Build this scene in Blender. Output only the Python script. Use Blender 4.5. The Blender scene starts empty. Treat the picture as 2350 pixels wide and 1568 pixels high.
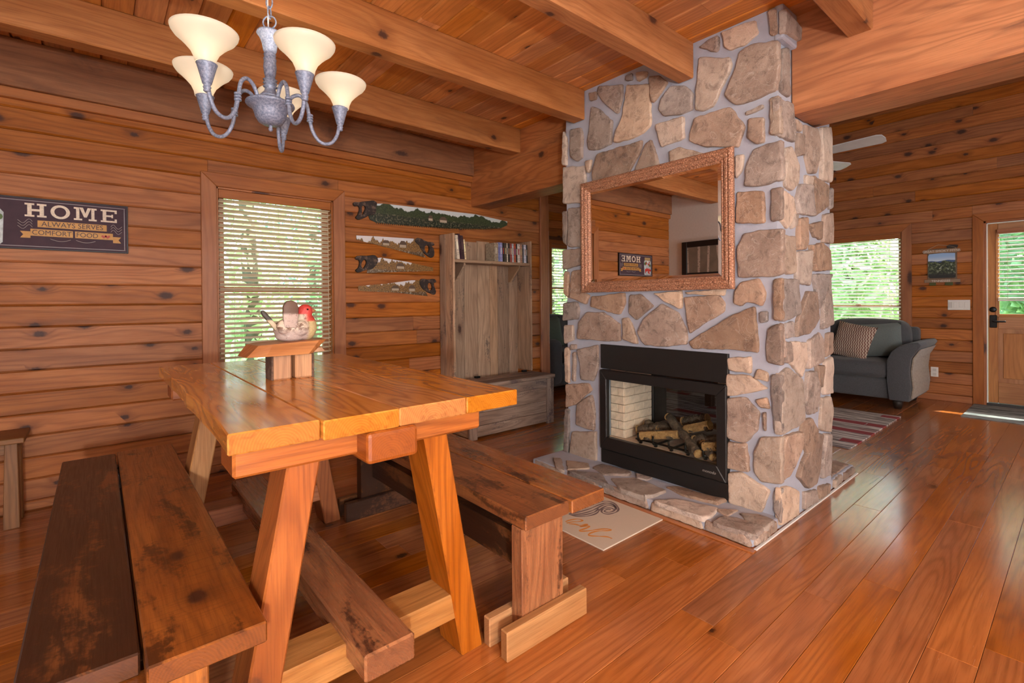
import bpy, bmesh, math, random
from mathutils import Vector, Matrix, noise
random.seed(11)
scene = bpy.context.scene
PI = math.pi

# ------------------------------------------------------------------ camera
cd = bpy.data.cameras.new('camera')
cam = bpy.data.objects.new('camera', cd)
scene.collection.objects.link(cam)
cd.sensor_fit = 'HORIZONTAL'; cd.sensor_width = 36.0
cd.lens = 36.0 * 1125.28 / 2350.0
cd.shift_y = -0.03684
cd.clip_start = 0.02; cd.clip_end = 200
_r = Vector((0.76340934, -0.64586243, -0.00824073))
_u = Vector((0.00945657, -0.00158101, 0.99995404))
_f = Vector((0.64584577, 0.76345218, -0.00490069))
cm = Matrix((_r, _u, -_f)).transposed().to_4x4()
cm.translation = Vector((0, 0, 1.2))
cam.matrix_world = cm
scene.camera = cam

# ------------------------------------------------------------------ light and exposure
scene.view_settings.view_transform = 'Standard'
scene.view_settings.look = 'None'
scene.view_settings.exposure = 0.30
scene.view_settings.gamma = 1.0
scene.view_settings.use_curve_mapping = False

world = bpy.data.worlds.new('world'); scene.world = world
world.use_nodes = True
wnt = world.node_tree; wnt.nodes.clear()
wo = wnt.nodes.new('ShaderNodeOutputWorld'); wb = wnt.nodes.new('ShaderNodeBackground')
sky = wnt.nodes.new('ShaderNodeTexSky')
sky.sky_type = 'NISHITA'; sky.sun_disc = False
sky.sun_elevation = math.radians(52); sky.sun_rotation = math.radians(118)
sky.air_density = 1.0; sky.dust_density = 2.0; sky.ozone_density = 1.0
wnt.links.new(sky.outputs[0], wb.inputs[0]); wb.inputs[1].default_value = 1.5
wnt.links.new(wb.outputs[0], wo.inputs[0])

def lamp(name, kind, loc, energy, color=(1, 1, 1), size=0.1, rot=None, size_y=None):
    l = bpy.data.lights.new(name, kind); l.energy = energy; l.color = color
    if kind == 'AREA':
        l.size = size
        if size_y: l.shape = 'RECTANGLE'; l.size_y = size_y
    elif kind == 'SUN': l.angle = size
    else: l.shadow_soft_size = size
    o = bpy.data.objects.new(name, l); scene.collection.objects.link(o); o.location = loc
    if rot is not None: o.rotation_euler = rot
    return o

def aim(o, d):
    o.rotation_euler = Vector(d).to_track_quat('-Z', 'Y').to_euler()

sun = lamp('sun', 'SUN', (20, -10, 30), 13.0, (1.0, 0.93, 0.82), math.radians(0.6))
aim(sun, (-0.73, 0.39, -1.05))
# soft area fills added before the windowless front wall, behind the camera
k1 = lamp('dining_fill', 'AREA', (0.9, -3.42, 1.75), 70, (0.93, 0.96, 1.0), 2.4, None, 1.3); aim(k1, (0, 1, 0.05))
k2 = lamp('living_fill', 'AREA', (5.6, -3.42, 1.7), 22, (0.95, 0.97, 1.0), 2.0, None, 1.3); aim(k2, (0, 1, 0))  # second added fill, for the living room
# photographer's flash on a stand behind the camera
fl = lamp('camera_flash', 'POINT', (-0.46, -1.30, 1.04), 215, (0.95, 0.965, 1.0), 0.08)
# warm fill lamp added overhead behind the camera to brighten upward faces
kc = lamp('overhead_fill', 'POINT', (0.6, -1.7, 2.35), 95, (1.0, 0.86, 0.68), 0.16)

# ------------------------------------------------------------------ node helpers
MATS = {}
class NT:
    def __init__(s, name):
        s.m = bpy.data.materials.new(name); s.m.use_nodes = True
        s.t = s.m.node_tree; s.b = s.t.nodes['Principled BSDF']
    def n(s, typ, props=None, **inp):
        nd = s.t.nodes.new(typ)
        for k, v in (props or {}).items(): setattr(nd, k, v)
        for k, v in inp.items():
            k = k.replace('_', ' ')
            s.set(nd.inputs[k] if not k.isdigit() else nd.inputs[int(k)], v)
        return nd
    def set(s, sock, v):
        if isinstance(v, bpy.types.NodeSocket): s.t.links.new(v, sock)
        elif v is not None:
            if hasattr(sock, 'default_value'):
                try: sock.default_value = v
                except Exception:
                    sock.default_value = (v[0], v[1], v[2], 1.0)
    def math(s, op, a, b=None, c=None, clamp=False):
        nd = s.t.nodes.new('ShaderNodeMath'); nd.operation = op; nd.use_clamp = clamp
        s.set(nd.inputs[0], a)
        if b is not None: s.set(nd.inputs[1], b)
        if c is not None: s.set(nd.inputs[2], c)
        return nd.outputs[0]
    def mix(s, f, a, b, mode='MIX'):
        nd = s.t.nodes.new('ShaderNodeMixRGB'); nd.blend_type = mode
        s.set(nd.inputs[0], f); s.col(nd.inputs[1], a); s.col(nd.inputs[2], b)
        return nd.outputs[0]
    def col(s, sock, v):
        if isinstance(v, bpy.types.NodeSocket): s.t.links.new(v, sock)
        else: sock.default_value = (v[0], v[1], v[2], 1.0)
    def mr(s, v, a, b, c=0.0, d=1.0, smooth=True):
        nd = s.t.nodes.new('ShaderNodeMapRange')
        nd.interpolation_type = 'SMOOTHSTEP' if smooth else 'LINEAR'
        for i, x in enumerate((v, a, b, c, d)): s.set(nd.inputs[i], x)
        return nd.outputs[0]
    def xyz(s, x, y, z):
        nd = s.t.nodes.new('ShaderNodeCombineXYZ')
        for i, v in enumerate((x, y, z)): s.set(nd.inputs[i], v)
        return nd.outputs[0]
    def sep(s, v):
        nd = s.t.nodes.new('ShaderNodeSeparateXYZ'); s.set(nd.inputs[0], v); return nd.outputs
    def noise(s, vec, scale=1.0, detail=2.0, rough=0.5, dist=0.0):
        nd = s.n('ShaderNodeTexNoise', Vector=vec, Scale=scale, Detail=detail, Roughness=rough, Distortion=dist)
        return nd.outputs[0]
    def coords(s):
        return s.t.nodes.new('ShaderNodeTexCoord').outputs['Object']
    def rnd(s):
        return s.t.nodes.new('ShaderNodeObjectInfo').outputs['Random']
    def bump(s, h, strength, dist=0.01):
        nd = s.n('ShaderNodeBump', Height=h, Strength=strength, Distance=dist)
        s.t.links.new(nd.outputs[0], s.b.inputs['Normal'])
    def bs(s, **k):
        for a, v in k.items():
            a = a.replace('_', ' ')
            if isinstance(v, tuple) and len(v) == 3: s.col(s.b.inputs[a], v)
            else: s.set(s.b.inputs[a], v)

def plain(name, col, rough=0.6, metal=0.0, spec=0.4, nz=0.0, nscale=60.0, bump=0.0, coat=0.0):
    if name in MATS: return MATS[name]
    t = NT(name)
    if nz:
        c = t.coords(); n = t.noise(c, nscale, 3, 0.6)
        f = t.mr(n, 0.25, 0.75, 0, 1)
        t.bs(Base_Color=t.mix(f, tuple(x * (1 - nz) for x in col), tuple(min(1, x * (1 + nz)) for x in col)))
        if bump: t.bump(n, bump, 0.005)
    else: t.bs(Base_Color=col)
    t.bs(Roughness=rough, Metallic=metal, Coat_Weight=coat)
    t.b.inputs['Specular IOR Level'].default_value = spec
    MATS[name] = t.m
    return t.m

def wood(name, light, mid, dark, axis='X', rough=0.45, knots=0.5, ring=38.0, ramp=9.0, band=0.35, fib=0.25,
         vary=0.22, bump=0.15, coat=0.0, knotcol=(0.05, 0.018, 0.011), stain=0.0, staincol=(0.03, 0.012, 0.006),
         saw=0.0, cell=(0.27, 0.16), spec=0.4, kr=1.0, stscale=(2.2, 7.0), along=0.9, stn=0.35, stw=0.12, rmix=None):
    key = name + '_' + axis
    if key in MATS: return MATS[key]
    t = NT(key)
    tcn = t.t.nodes.new('ShaderNodeTexCoord'); c = t.sep(tcn.outputs['Object']); r = t.rnd()
    order = {'X': (0, 1, 2), 'Y': (1, 0, 2), 'Z': (2, 0, 1)}[axis]
    u = t.math('ADD', c[order[0]], t.math('MULTIPLY', r, 37.0))
    v = t.math('ADD', c[order[1]], t.math('MULTIPLY', r, 11.3))
    w = c[order[2]]
    s0 = t.math('ADD', v, w)
    # knots
    kv = t.n('ShaderNodeTexVoronoi', {'voronoi_dimensions': '2D'},
             Vector=t.xyz(t.math('DIVIDE', u, cell[0]), t.math('DIVIDE', s0, cell[1]), 0.0), Scale=1.0)
    kd = kv.outputs['Distance']; kc_ = t.sep(kv.outputs['Color'])
    kon = t.math('LESS_THAN', kc_[0], knots)
    krad = t.math('MULTIPLY', t.math('ADD', t.math('MULTIPLY', kc_[1], 0.07), 0.05), kr)
    wob = t.math('MULTIPLY', t.math('SUBTRACT', t.noise(t.xyz(u, v, w), 70, 2), 0.5), 0.09)
    kdd = t.math('ADD', kd, wob)
    knot = t.math('MULTIPLY', t.mr(t.math('DIVIDE', kdd, krad), 1.5, 0.6), kon)
    halo = t.math('MULTIPLY', t.mr(kd, 0.36, 0.04), kon)
    # grain
    s1 = t.math('ADD', s0, t.math('MULTIPLY', halo, 0.035))
    n1 = t.noise(t.xyz(t.math('MULTIPLY', u, along), t.math('MULTIPLY', s1, 5.5), t.math('MULTIPLY', w, 2.0)), 1.0, 2, 0.5, 0.15)
    ph = t.math('ADD', t.math('MULTIPLY', s1, ring), t.math('MULTIPLY', n1, ramp))
    bands = t.math('ADD', t.math('MULTIPLY', t.math('SINE', t.math('MULTIPLY', ph, 6.2832)), 0.5), 0.5)
    bands = t.math('POWER', bands, 2.2)
    n2 = t.noise(t.xyz(t.math('MULTIPLY', u, 7.0), t.math('MULTIPLY', s0, 190.0), t.math('MULTIPLY', w, 60.0)), 1.0, 3, 0.6)
    n3 = t.noise(t.xyz(t.math('MULTIPLY', u, 1.6), t.math('MULTIPLY', s0, 7.0), w), 1.0, 3, 0.6)
    base = t.mix(t.mr(n3, 0.3, 0.7), mid, light)
    if rmix: base = t.mix(t.math('MULTIPLY', t.math('FRACT', t.math('MULTIPLY', r, 13.7)), rmix[1]), base, rmix[0])
    base = t.mix(t.math('MULTIPLY', bands, band), base, dark)
    base = t.mix(t.math('MULTIPLY', t.mr(n2, 0.42, 0.72), fib), base, dark)
    base = t.mix(t.math('MULTIPLY', halo, 0.55), base, dark)
    if stain:
        n4 = t.noise(t.xyz(t.math('MULTIPLY', u, stscale[0]), t.math('MULTIPLY', s0, stscale[1]), w), 1.0, 5, 0.65, 0.6)
        n5 = t.noise(t.xyz(u, v, w), 55, 4, 0.7)
        st = t.mr(t.math('ADD', n4, t.math('MULTIPLY', t.math('SUBTRACT', n5, 0.5), stn)), 0.62 - 0.3 * stain, 0.62 + stw - 0.3 * stain)
        base = t.mix(t.math('MULTIPLY', st, 0.9), base, staincol)
    if saw:
        sw = t.noise(t.xyz(t.math('MULTIPLY', u, 150.0), t.math('MULTIPLY', s0, 5.0), w), 1.0, 2, 0.5)
        base = t.mix(t.math('MULTIPLY', t.mr(sw, 0.52, 0.68), saw), base, dark)
    base = t.mix(t.math('MULTIPLY', knot, 0.93), base, knotcol)
    # end grain: darker, with growth rings
    nv = t.sep(tcn.outputs['Normal'])
    eg = t.mr(t.math('ABSOLUTE', nv[order[0]]), 0.75, 0.95)
    cv, cw = c[order[1]], c[order[2]]
    rd = t.math('SQRT', t.math('ADD', t.math('POWER', t.math('ADD', cv, t.math('SUBTRACT', t.math('MULTIPLY', r, 0.1), 0.05)), 2.0), t.math('POWER', t.math('ADD', cw, 0.03), 2.0)))
    rg = t.math('ADD', t.math('MULTIPLY', t.math('SINE', t.math('ADD', t.math('MULTIPLY', rd, 900.0), t.math('MULTIPLY', n1, 6.0))), 0.5), 0.5)
    n6 = t.noise(t.xyz(cv, cw, r), 28.0, 4, 0.6, 1.0)
    ecol = t.mix(t.math('MULTIPLY', rg, 0.35), t.mix(0.4, mid, dark), dark)
    ecol = t.mix(t.math('MULTIPLY', t.mr(n6, 0.52, 0.68), 0.5), ecol, dark)
    base = t.mix(t.math('MULTIPLY', eg, 0.85), base, ecol)
    bri = t.math('ADD', t.math('MULTIPLY', r, vary * 2), 1.0 - vary)
    hs = t.n('ShaderNodeHueSaturation', Color=base, Value=bri)
    t.set(hs.inputs['Saturation'], t.math('ADD', t.math('MULTIPLY', t.math('FRACT', t.math('MULTIPLY', r, 7.7)), 0.16), 0.92))
    t.bs(Base_Color=hs.outputs[0], Coat_Weight=coat, Coat_Roughness=0.12)
    t.bs(Roughness=t.mr(n2, 0.2, 0.8, rough - 0.05, rough + 0.08))
    t.b.inputs['Specular IOR Level'].default_value = spec
    t.bump(t.math('SUBTRACT', t.math('MULTIPLY', n2, 0.6), t.math('MULTIPLY', knot, 0.4)), bump, 0.004)
    MATS[key] = t.m
    return t.m

def pine(a): return wood('knotty_pine', (0.43, 0.150, 0.038), (0.33, 0.104, 0.023), (0.12, 0.031, 0.007), a, 0.52, 0.42, 26, 7, 0.34, 0.25, 0.18, 0.12, 0.0, spec=0.3, kr=1.15)
def ceil_pine(a): return wood('ceiling_pine', (0.60, 0.240, 0.062), (0.48, 0.172, 0.040), (0.22, 0.062, 0.014), a, 0.45, 0.12, 24, 8, 0.30, 0.25, 0.18, 0.1, 0.0)
def beam_pine(a): return wood('beam_pine', (0.43, 0.190, 0.076), (0.34, 0.135, 0.048), (0.17, 0.055, 0.017), a, 0.6, 0.17, 20, 7, 0.30, 0.35, 0.06, 0.25, 0.0, cell=(0.34, 0.24), kr=0.95, stain=0.06, staincol=(0.17, 0.075, 0.035), stscale=(1.2, 5.0), stn=0.08, stw=0.25)
def old_beam(a): return wood('stained_beam', (0.29, 0.122, 0.052), (0.22, 0.086, 0.036), (0.11, 0.038, 0.016), a, 0.65, 0.2, 20, 7, 0.3, 0.3, 0.08, 0.3, stain=0.35, staincol=(0.05, 0.025, 0.018), cell=(0.6, 0.2), stscale=(3.0, 2.0), stn=0.06, stw=0.3)
def girder_pine(a): return wood('girder_pine', (0.48, 0.185, 0.060), (0.37, 0.122, 0.034), (0.2, 0.062, 0.02), a, 0.5, 0.13, 15, 10, 0.48, 0.3, 0.05, 0.2, stain=0.30, staincol=(0.12, 0.048, 0.024), cell=(0.42, 0.3), kr=0.7, stscale=(0.8, 7.0), stn=0.05, stw=0.2)
def floor_wood(a): return wood('floor_boards', (0.45, 0.155, 0.040), (0.35, 0.108, 0.026), (0.15, 0.038, 0.009), a, 0.2, 0.07, 15, 12, 0.36, 0.3, 0.15, 0.06, 0.35, knotcol=(0.06, 0.018, 0.006), spec=0.5, along=0.5)
def maple(a): return wood('spalted_maple', (0.76, 0.35, 0.095), (0.62, 0.245, 0.056), (0.19, 0.052, 0.013), a, 0.2, 0.16, 7, 13, 0.42, 0.25, 0.08, 0.04, 0.25, stain=0.06, staincol=(0.2, 0.07, 0.025), cell=(0.7, 0.3), spec=0.5, stscale=(1.6, 9.0), stn=0.12, stw=0.16)
def cedar(a): return wood('red_cedar', (0.45, 0.150, 0.042), (0.34, 0.098, 0.025), (0.14, 0.034, 0.010), a, 0.4, 0.12, 22, 9, 0.4, 0.35, 0.10, 0.18, 0.05, cell=(0.6, 0.2))
def tan_oak(a): return wood('tan_oak', (0.50, 0.255, 0.10), (0.39, 0.172, 0.06), (0.17, 0.062, 0.02), a, 0.45, 0.15, 22, 8, 0.3, 0.35, 0.08, 0.2, cell=(0.6, 0.2))
def bench_dark(a): return wood('bench_dark', (0.20, 0.075, 0.026), (0.12, 0.042, 0.015), (0.06, 0.02, 0.008), a, 0.36, 0.1, 18, 8, 0.3, 0.4, 0.0, 0.3, 0.12, stain=0.8, staincol=(0.028, 0.011, 0.006), saw=0.2)
def bench_mid(a): return wood('bench_mid', (0.36, 0.13, 0.038), (0.25, 0.08, 0.023), (0.09, 0.028, 0.01), a, 0.32, 0.12, 16, 9, 0.35, 0.4, 0.0, 0.3, 0.15, stain=0.34, staincol=(0.06, 0.02, 0.008), saw=0.35)
def bench_warm(a): return wood('bench_warm', (0.40, 0.145, 0.040), (0.28, 0.090, 0.024), (0.1, 0.03, 0.01), a, 0.26, 0.15, 14, 9, 0.4, 0.35, 0.0, 0.2, 0.25, stain=0.25, staincol=(0.05, 0.016, 0.007))
def barn(a): return wood('barn_wood', (0.56, 0.37, 0.23), (0.43, 0.26, 0.15), (0.15, 0.08, 0.045), a, 0.7, 0.14, 18, 8, 0.35, 0.4, 0.24, 0.3, stain=0.15, staincol=(0.13, 0.09, 0.07), cell=(0.5, 0.2), kr=1.6, stscale=(2.0, 9.0), rmix=((0.30, 0.205, 0.14), 0.6))
def grey_barn(a): return wood('grey_barn_wood', (0.40, 0.29, 0.22), (0.27, 0.175, 0.125), (0.1, 0.06, 0.045), a, 0.75, 0.12, 18, 8, 0.35, 0.45, 0.18, 0.35, stain=0.3, staincol=(0.12, 0.085, 0.08), cell=(0.5, 0.2), stscale=(2.0, 9.0))
def door_wood(a): return wood('door_wood', (0.48, 0.215, 0.075), (0.38, 0.15, 0.046), (0.18, 0.06, 0.018), a, 0.45, 0.1, 24, 6, 0.25, 0.25, 0.05, 0.1)
def casing_wood(a): return wood('casing_pine', (0.40, 0.142, 0.042), (0.31, 0.100, 0.027), (0.14, 0.038, 0.010), a, 0.42, 0.2, 22, 5, 0.22, 0.22, 0.06, 0.1, cell=(0.6, 0.2))

# ------------------------------------------------------------------ object helpers
COL = scene.collection
WL = {}
def tag(o, label=None, cat=None, group=None, kind=None):
    if label: o['label'] = label
    if cat: o['category'] = cat
    if group: o['group'] = group
    if kind: o['kind'] = kind
    return o
def link(o, loc, parent=None):
    COL.objects.link(o)
    loc = Vector(loc); WL[o.name] = loc
    if parent is not None:
        o.parent = parent; o.location = loc - WL[parent.name]
    else: o.location = loc
    return o
def empty(name, loc, label=None, cat=None, group=None, kind=None):
    o = bpy.data.objects.new(name, None); o.empty_display_size = 0.1
    link(o, loc); return tag(o, label, cat, group, kind)
def mo(name, verts, faces, mat, parent=None, smooth=False, origin=None):
    vs = [Vector(v) for v in verts]
    if origin is None:
        lo = Vector([min(v[i] for v in vs) for i in range(3)]); hi = Vector([max(v[i] for v in vs) for i in range(3)])
        origin = (lo + hi) / 2
    origin = Vector(origin)
    me = bpy.data.meshes.new(name); me.from_pydata([v - origin for v in vs], [], faces); me.validate()
    bm = bmesh.new(); bm.from_mesh(me); bmesh.ops.recalc_face_normals(bm, faces=bm.faces); bm.to_mesh(me); bm.free()
    if smooth:
        for p in me.polygons: p.use_smooth = True
    for m in (mat if isinstance(mat, (list, tuple)) else [mat]): me.materials.append(m)
    return link(bpy.data.objects.new(name, me), origin, parent)
def bmo(name, bm, mat, parent=None, smooth=False, origin=None):
    lo = Vector([min(v.co[i] for v in bm.verts) for i in range(3)]); hi = Vector([max(v.co[i] for v in bm.verts) for i in range(3)])
    origin = (lo + hi) / 2 if origin is None else Vector(origin)
    bmesh.ops.translate(bm, vec=-origin, verts=bm.verts)
    bmesh.ops.recalc_face_normals(bm, faces=bm.faces)
    me = bpy.data.meshes.new(name); bm.to_mesh(me); bm.free()
    if smooth:
        for p in me.polygons: p.use_smooth = True
    for m in (mat if isinstance(mat, (list, tuple)) else [mat]): me.materials.append(m)
    return link(bpy.data.objects.new(name, me), origin, parent)
def addbox(bm, x0, x1, y0, y1, z0, z1, bev=0.0, seg=1):
    vs = [bm.verts.new(p) for p in ((x0, y0, z0), (x1, y0, z0), (x1, y1, z0), (x0, y1, z0), (x0, y0, z1), (x1, y0, z1), (x1, y1, z1), (x0, y1, z1))]
    fs = [bm.faces.new([vs[i] for i in f]) for f in ((0, 3, 2, 1), (4, 5, 6, 7), (0, 1, 5, 4), (1, 2, 6, 5), (2, 3, 7, 6), (3, 0, 4, 7))]
    if bev > 0:
        es = list({e for f in fs for e in f.edges})
        bmesh.ops.bevel(bm, geom=es, offset=min(bev, 0.45 * min(x1 - x0, y1 - y0, z1 - z0)), segments=seg, affect='EDGES', profile=0.5)
    return vs
def box(name, mat, x0, x1, y0, y1, z0, z1, parent=None, bev=0.003, seg=1, smooth=False):
    bm = bmesh.new(); addbox(bm, x0, x1, y0, y1, z0, z1, bev, seg)
    return bmo(name, bm, mat, parent, smooth)
def boxes(name, mat, lst, parent=None, bev=0.0):
    bm = bmesh.new()
    for b in lst: addbox(bm, *b, bev)
    return bmo(name, bm, mat, parent)
def prism(name, mat, poly, axis, d0, d1, parent=None, bev=0.0, smooth=False, seg=1):
    """extrude a 2-D polygon; axis = the extrusion axis; poly gives the two other axes in xyz order"""
    def P(a, b, d):
        return {'x': (d, a, b), 'y': (a, d, b), 'z': (a, b, d)}[axis]
    bm = bmesh.new(); n = len(poly)
    v0 = [bm.verts.new(P(a, b, d0)) for a, b in poly]; v1 = [bm.verts.new(P(a, b, d1)) for a, b in poly]
    bm.faces.new(v0); bm.faces.new(v1[::-1])
    for i in range(n): bm.faces.new((v0[i], v1[i], v1[(i + 1) % n], v0[(i + 1) % n]))
    bmesh.ops.recalc_face_normals(bm, faces=bm.faces)
    if bev: bmesh.ops.bevel(bm, geom=list(bm.edges), offset=bev, segments=seg, affect='EDGES', profile=0.5)
    return bmo(name, bm, mat, parent, smooth)
def skewbox(name, mat, bot, top, parent=None, bev=0.004):
    """bot, top: four corners (x,y,z) each, same winding"""
    bm = bmesh.new(); a = [bm.verts.new(p) for p in bot]; b = [bm.verts.new(p) for p in top]
    bm.faces.new(a[::-1]); bm.faces.new(b)
    for i in range(4): bm.faces.new((a[i], a[(i + 1) % 4], b[(i + 1) % 4], b[i]))
    bmesh.ops.recalc_face_normals(bm, faces=bm.faces)
    if bev: bmesh.ops.bevel(bm, geom=list(bm.edges), offset=bev, segments=1, affect='EDGES', profile=0.5)
    return bmo(name, bm, mat, parent)
def lathe(name, mat, prof, c, parent=None, seg=32, cap=True):
    vs = []; fs = []; n = len(prof)
    for r, z in prof:
        for k in range(seg):
            a = 2 * PI * k / seg; vs.append((c[0] + max(r, 1e-4) * math.cos(a), c[1] + max(r, 1e-4) * math.sin(a), c[2] + z))
    for i in range(n - 1):
        for k in range(seg):
            k2 = (k + 1) % seg; fs.append((i * seg + k, i * seg + k2, (i + 1) * seg + k2, (i + 1) * seg + k))
    if cap: fs.append(tuple(range(seg))); fs.append(tuple((n - 1) * seg + k for k in range(seg)))
    return mo(name, vs, fs, mat, parent, True)
def addtube(vs, fs, pts, rad, seg=10, closed=False):
    pts = [Vector(p) for p in pts]; n = len(pts); b = len(vs)
    up = Vector((0, 0, 1)); prev = None
    for i, p in enumerate(pts):
        if closed: d = pts[(i + 1) % n] - pts[i - 1]
        else: d = pts[min(i + 1, n - 1)] - pts[max(i - 1, 0)]
        d.normalize()
        if prev is None:
            a = d.cross(up)
            if a.length < 1e-3: a = d.cross(Vector((1, 0, 0)))
        else: a = prev - d * prev.dot(d)
        a.normalize(); prev = a; bb = d.cross(a)
        r = rad[i] if isinstance(rad, (list, tuple)) else rad
        for k in range(seg):
            t = 2 * PI * k / seg; vs.append(p + (a * math.cos(t) + bb * math.sin(t)) * r)
    for i in range(n if closed else n - 1):
        j = (i + 1) % n
        for k in range(seg):
            k2 = (k + 1) % seg; fs.append((b + i * seg + k, b + i * seg + k2, b + j * seg + k2, b + j * seg + k))
    if not closed:
        fs.append(tuple(b + k for k in range(seg))[::-1]); fs.append(tuple(b + (n - 1) * seg + k for k in range(seg)))
def tube(name, mat, pts, rad, parent=None, seg=10, closed=False):
    vs = []; fs = []; addtube(vs, fs, pts, rad, seg, closed)
    return mo(name, vs, fs, mat, parent, True)
def smoothpath(pts, sub=6):
    P = [Vector(p) for p in pts]; out = []
    for i in range(len(P) - 1):
        p0 = P[max(i - 1, 0)]; p1 = P[i]; p2 = P[i + 1]; p3 = P[min(i + 2, len(P) - 1)]
        for k in range(sub):
            t = k / sub
            out.append(0.5 * ((2 * p1) + (p2 - p0) * t + (2 * p0 - 5 * p1 + 4 * p2 - p3) * t * t + (3 * p1 - p0 - 3 * p2 + p3) * t ** 3))
    out.append(P[-1]); return out
def text(name, s, mat, loc, size, rot, parent=None, ext=0.001, align='CENTER', shear=0.0, sx=1.0):
    cu = bpy.data.curves.new(name, 'FONT'); cu.body = s; cu.size = size; cu.extrude = ext; cu.align_x = align; cu.align_y = 'CENTER'; cu.shear = shear
    cu.resolution_u = 3
    o = bpy.data.objects.new('tmp', cu); COL.objects.link(o); bpy.context.view_layer.update()
    me = bpy.data.meshes.new_from_object(o.evaluated_get(bpy.context.evaluated_depsgraph_get()))
    bpy.data.objects.remove(o); bpy.data.curves.remove(cu)
    me.transform(Matrix.Diagonal((sx, 1, 1, 1))); me.transform(rot.to_4x4()); me.name = name; me.materials.clear(); me.materials.append(mat)
    return link(bpy.data.objects.new(name, me), loc, parent)
def roundbox(name, mat, x0, x1, y0, y1, z0, z1, r, parent=None, seg=4, puff=0.0):
    bm = bmesh.new(); addbox(bm, x0, x1, y0, y1, z0, z1, r, seg)
    if puff:
        c = Vector(((x0 + x1) / 2, (y0 + y1) / 2, (z0 + z1) / 2))
        bmesh.ops.subdivide_edges(bm, edges=[e for e in bm.edges if e.calc_length() > 0.1], cuts=4, use_grid_fill=True)
        hx, hy, hz = (x1 - x0) / 2, (y1 - y0) / 2, (z1 - z0) / 2
        for v in bm.verts:
            d = v.co - c; fx = max(0, 1 - (d.x / hx) ** 2); fy = max(0, 1 - (d.y / hy) ** 2); fz = max(0, 1 - (d.z / hz) ** 2)
            v.co += Vector((math.copysign(puff * fy * fz, d.x) if abs(d.x) > hx * .8 else 0, math.copysign(puff * fx * fz, d.y) if abs(d.y) > hy * .8 else 0, math.copysign(puff * fx * fy, d.z) if abs(d.z) > hz * .8 else 0))
    return bmo(name, bm, mat, parent, True)
ROT_Y = Matrix.Rotation(PI / 2, 3, 'X')                                     # text on a wall facing -y
ROT_X = Matrix.Rotation(-PI / 2, 3, 'Z') @ Matrix.Rotation(PI / 2, 3, 'X')  # text on a wall facing -x
# ------------------------------------------------------------------ the room
XL, XR, YB, YF, YR, ZC = -1.05, 7.53, 4.0, -3.5, 5.45, 2.72
dark_gap = plain('gap_shadow_wood', (0.10, 0.035, 0.012), 0.8)
white_paint = plain('white_wall_paint', (0.78, 0.77, 0.74), 0.7, nz=0.03, nscale=40)

def rowboards(name, mat, parent, lo, hi, joints, mk):
    a = lo
    for j in sorted(x for x in joints if lo + 0.25 < x < hi - 0.25) + [hi]:
        mk(name, mat, a + 0.0006, j - 0.0006, parent); a = j

# floor
floor = box('floor', dark_gap, XL - 0.1, XR + 0.1, YF - 0.1, YR + 0.1, -0.08, -0.013, None, 0); tag(floor, kind='structure')
fw = floor_wood('X')
rng = random.Random(5)
k = 0; y = -0.289
while y < YR - 0.01:
    y1 = min(y + 0.132, YR)
    js = []; p = XL + rng.uniform(0.3, 1.9)
    while p < XR: js.append(p); p += rng.uniform(1.5, 2.7)
    hi = XR if y1 > 4.0 or True else XR
    lo = XL if y < 4.0 else 3.9
    def mk(n, m, a, b, par, y=y, y1=y1):
        box(n, m, a, b, y + 0.0006, y1 - 0.0006, -0.013, 0.0, par, 0.0012)
    rowboards('floor_board', fw, floor, lo, hi, js, mk)
    y += 0.132
box('floor_far_boards', fw, XL, XR, YF, -0.29, -0.013, 0.0, floor, 0)

# back wall with the dining window: horizontal knotty boards
PITCH, Z0 = 0.127, 0.055
W1 = (0.65, 1.475, 0.70, 2.03)       # clear opening of window_1
wall_back = boxes('wall_back', dark_gap, [(XL - 0.1, W1[0], YB + 0.012, YB + 0.12, 0, 2.8), (W1[1], 3.92, YB + 0.012, YB + 0.12, 0, 2.8),
                                          (W1[0], W1[1], YB + 0.012, YB + 0.12, 0, W1[2]), (W1[0], W1[1], YB + 0.012, YB + 0.12, W1[3], 2.8)])
tag(wall_back, kind='structure')
def wallboard_y(n, m, a, b, par, z, z1, yf):
    g = 0.0055; d = 0.0095
    prism(n, m, [(yf + 0.0125, z), (yf + d, z + 0.0005), (yf, z + g + 0.004), (yf, z1 - g), (yf + d * 0.8, z1 - 0.0005), (yf + 0.0125, z1)], 'x', a, b, par)
def wallboard_x(n, m, a, b, par, z, z1, xf):
    g = 0.0055; d = 0.0095
    prism(n, m, [(xf + 0.0125, z), (xf + d, z + 0.0005), (xf, z + g + 0.004), (xf, z1 - g), (xf + d * 0.8, z1 - 0.0005), (xf + 0.0125, z1)], 'y', a, b, par)
rows = [(0.0, Z0)] + [(Z0 + i * PITCH, Z0 + (i + 1) * PITCH) for i in range(0, 19)]
rng = random.Random(9)
px = pine('X')
for z, z1 in rows:
    z1 = min(z1, 2.70)
    segs = [(XL, 3.79)]
    if z1 > 0.62 and z < 2.12:
        segs = [(XL, 0.60), (1.52, 3.79)]
        if z1 > 2.125: wallboard_y('wall_board', px, 0.601, 1.519, wall_back, 2.112, z1, YB)
        if z < 0.60: wallboard_y('wall_board', px, 0.601, 1.519, wall_back, z, 0.615, YB)
    for a, b in segs:
        js = [rng.uniform(2.2, 3.4)] if rng.random() < 0.22 and b > 3 and a > 1 else ([rng.uniform(1.8, 3.3)] if rng.random() < 0.3 and b > 3 else [])
        rowboards('wall_board', px, wall_back, a, b, js, lambda n, m, s, e, par: wallboard_y(n, m, s, e, par, z, z1, YB))
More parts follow.
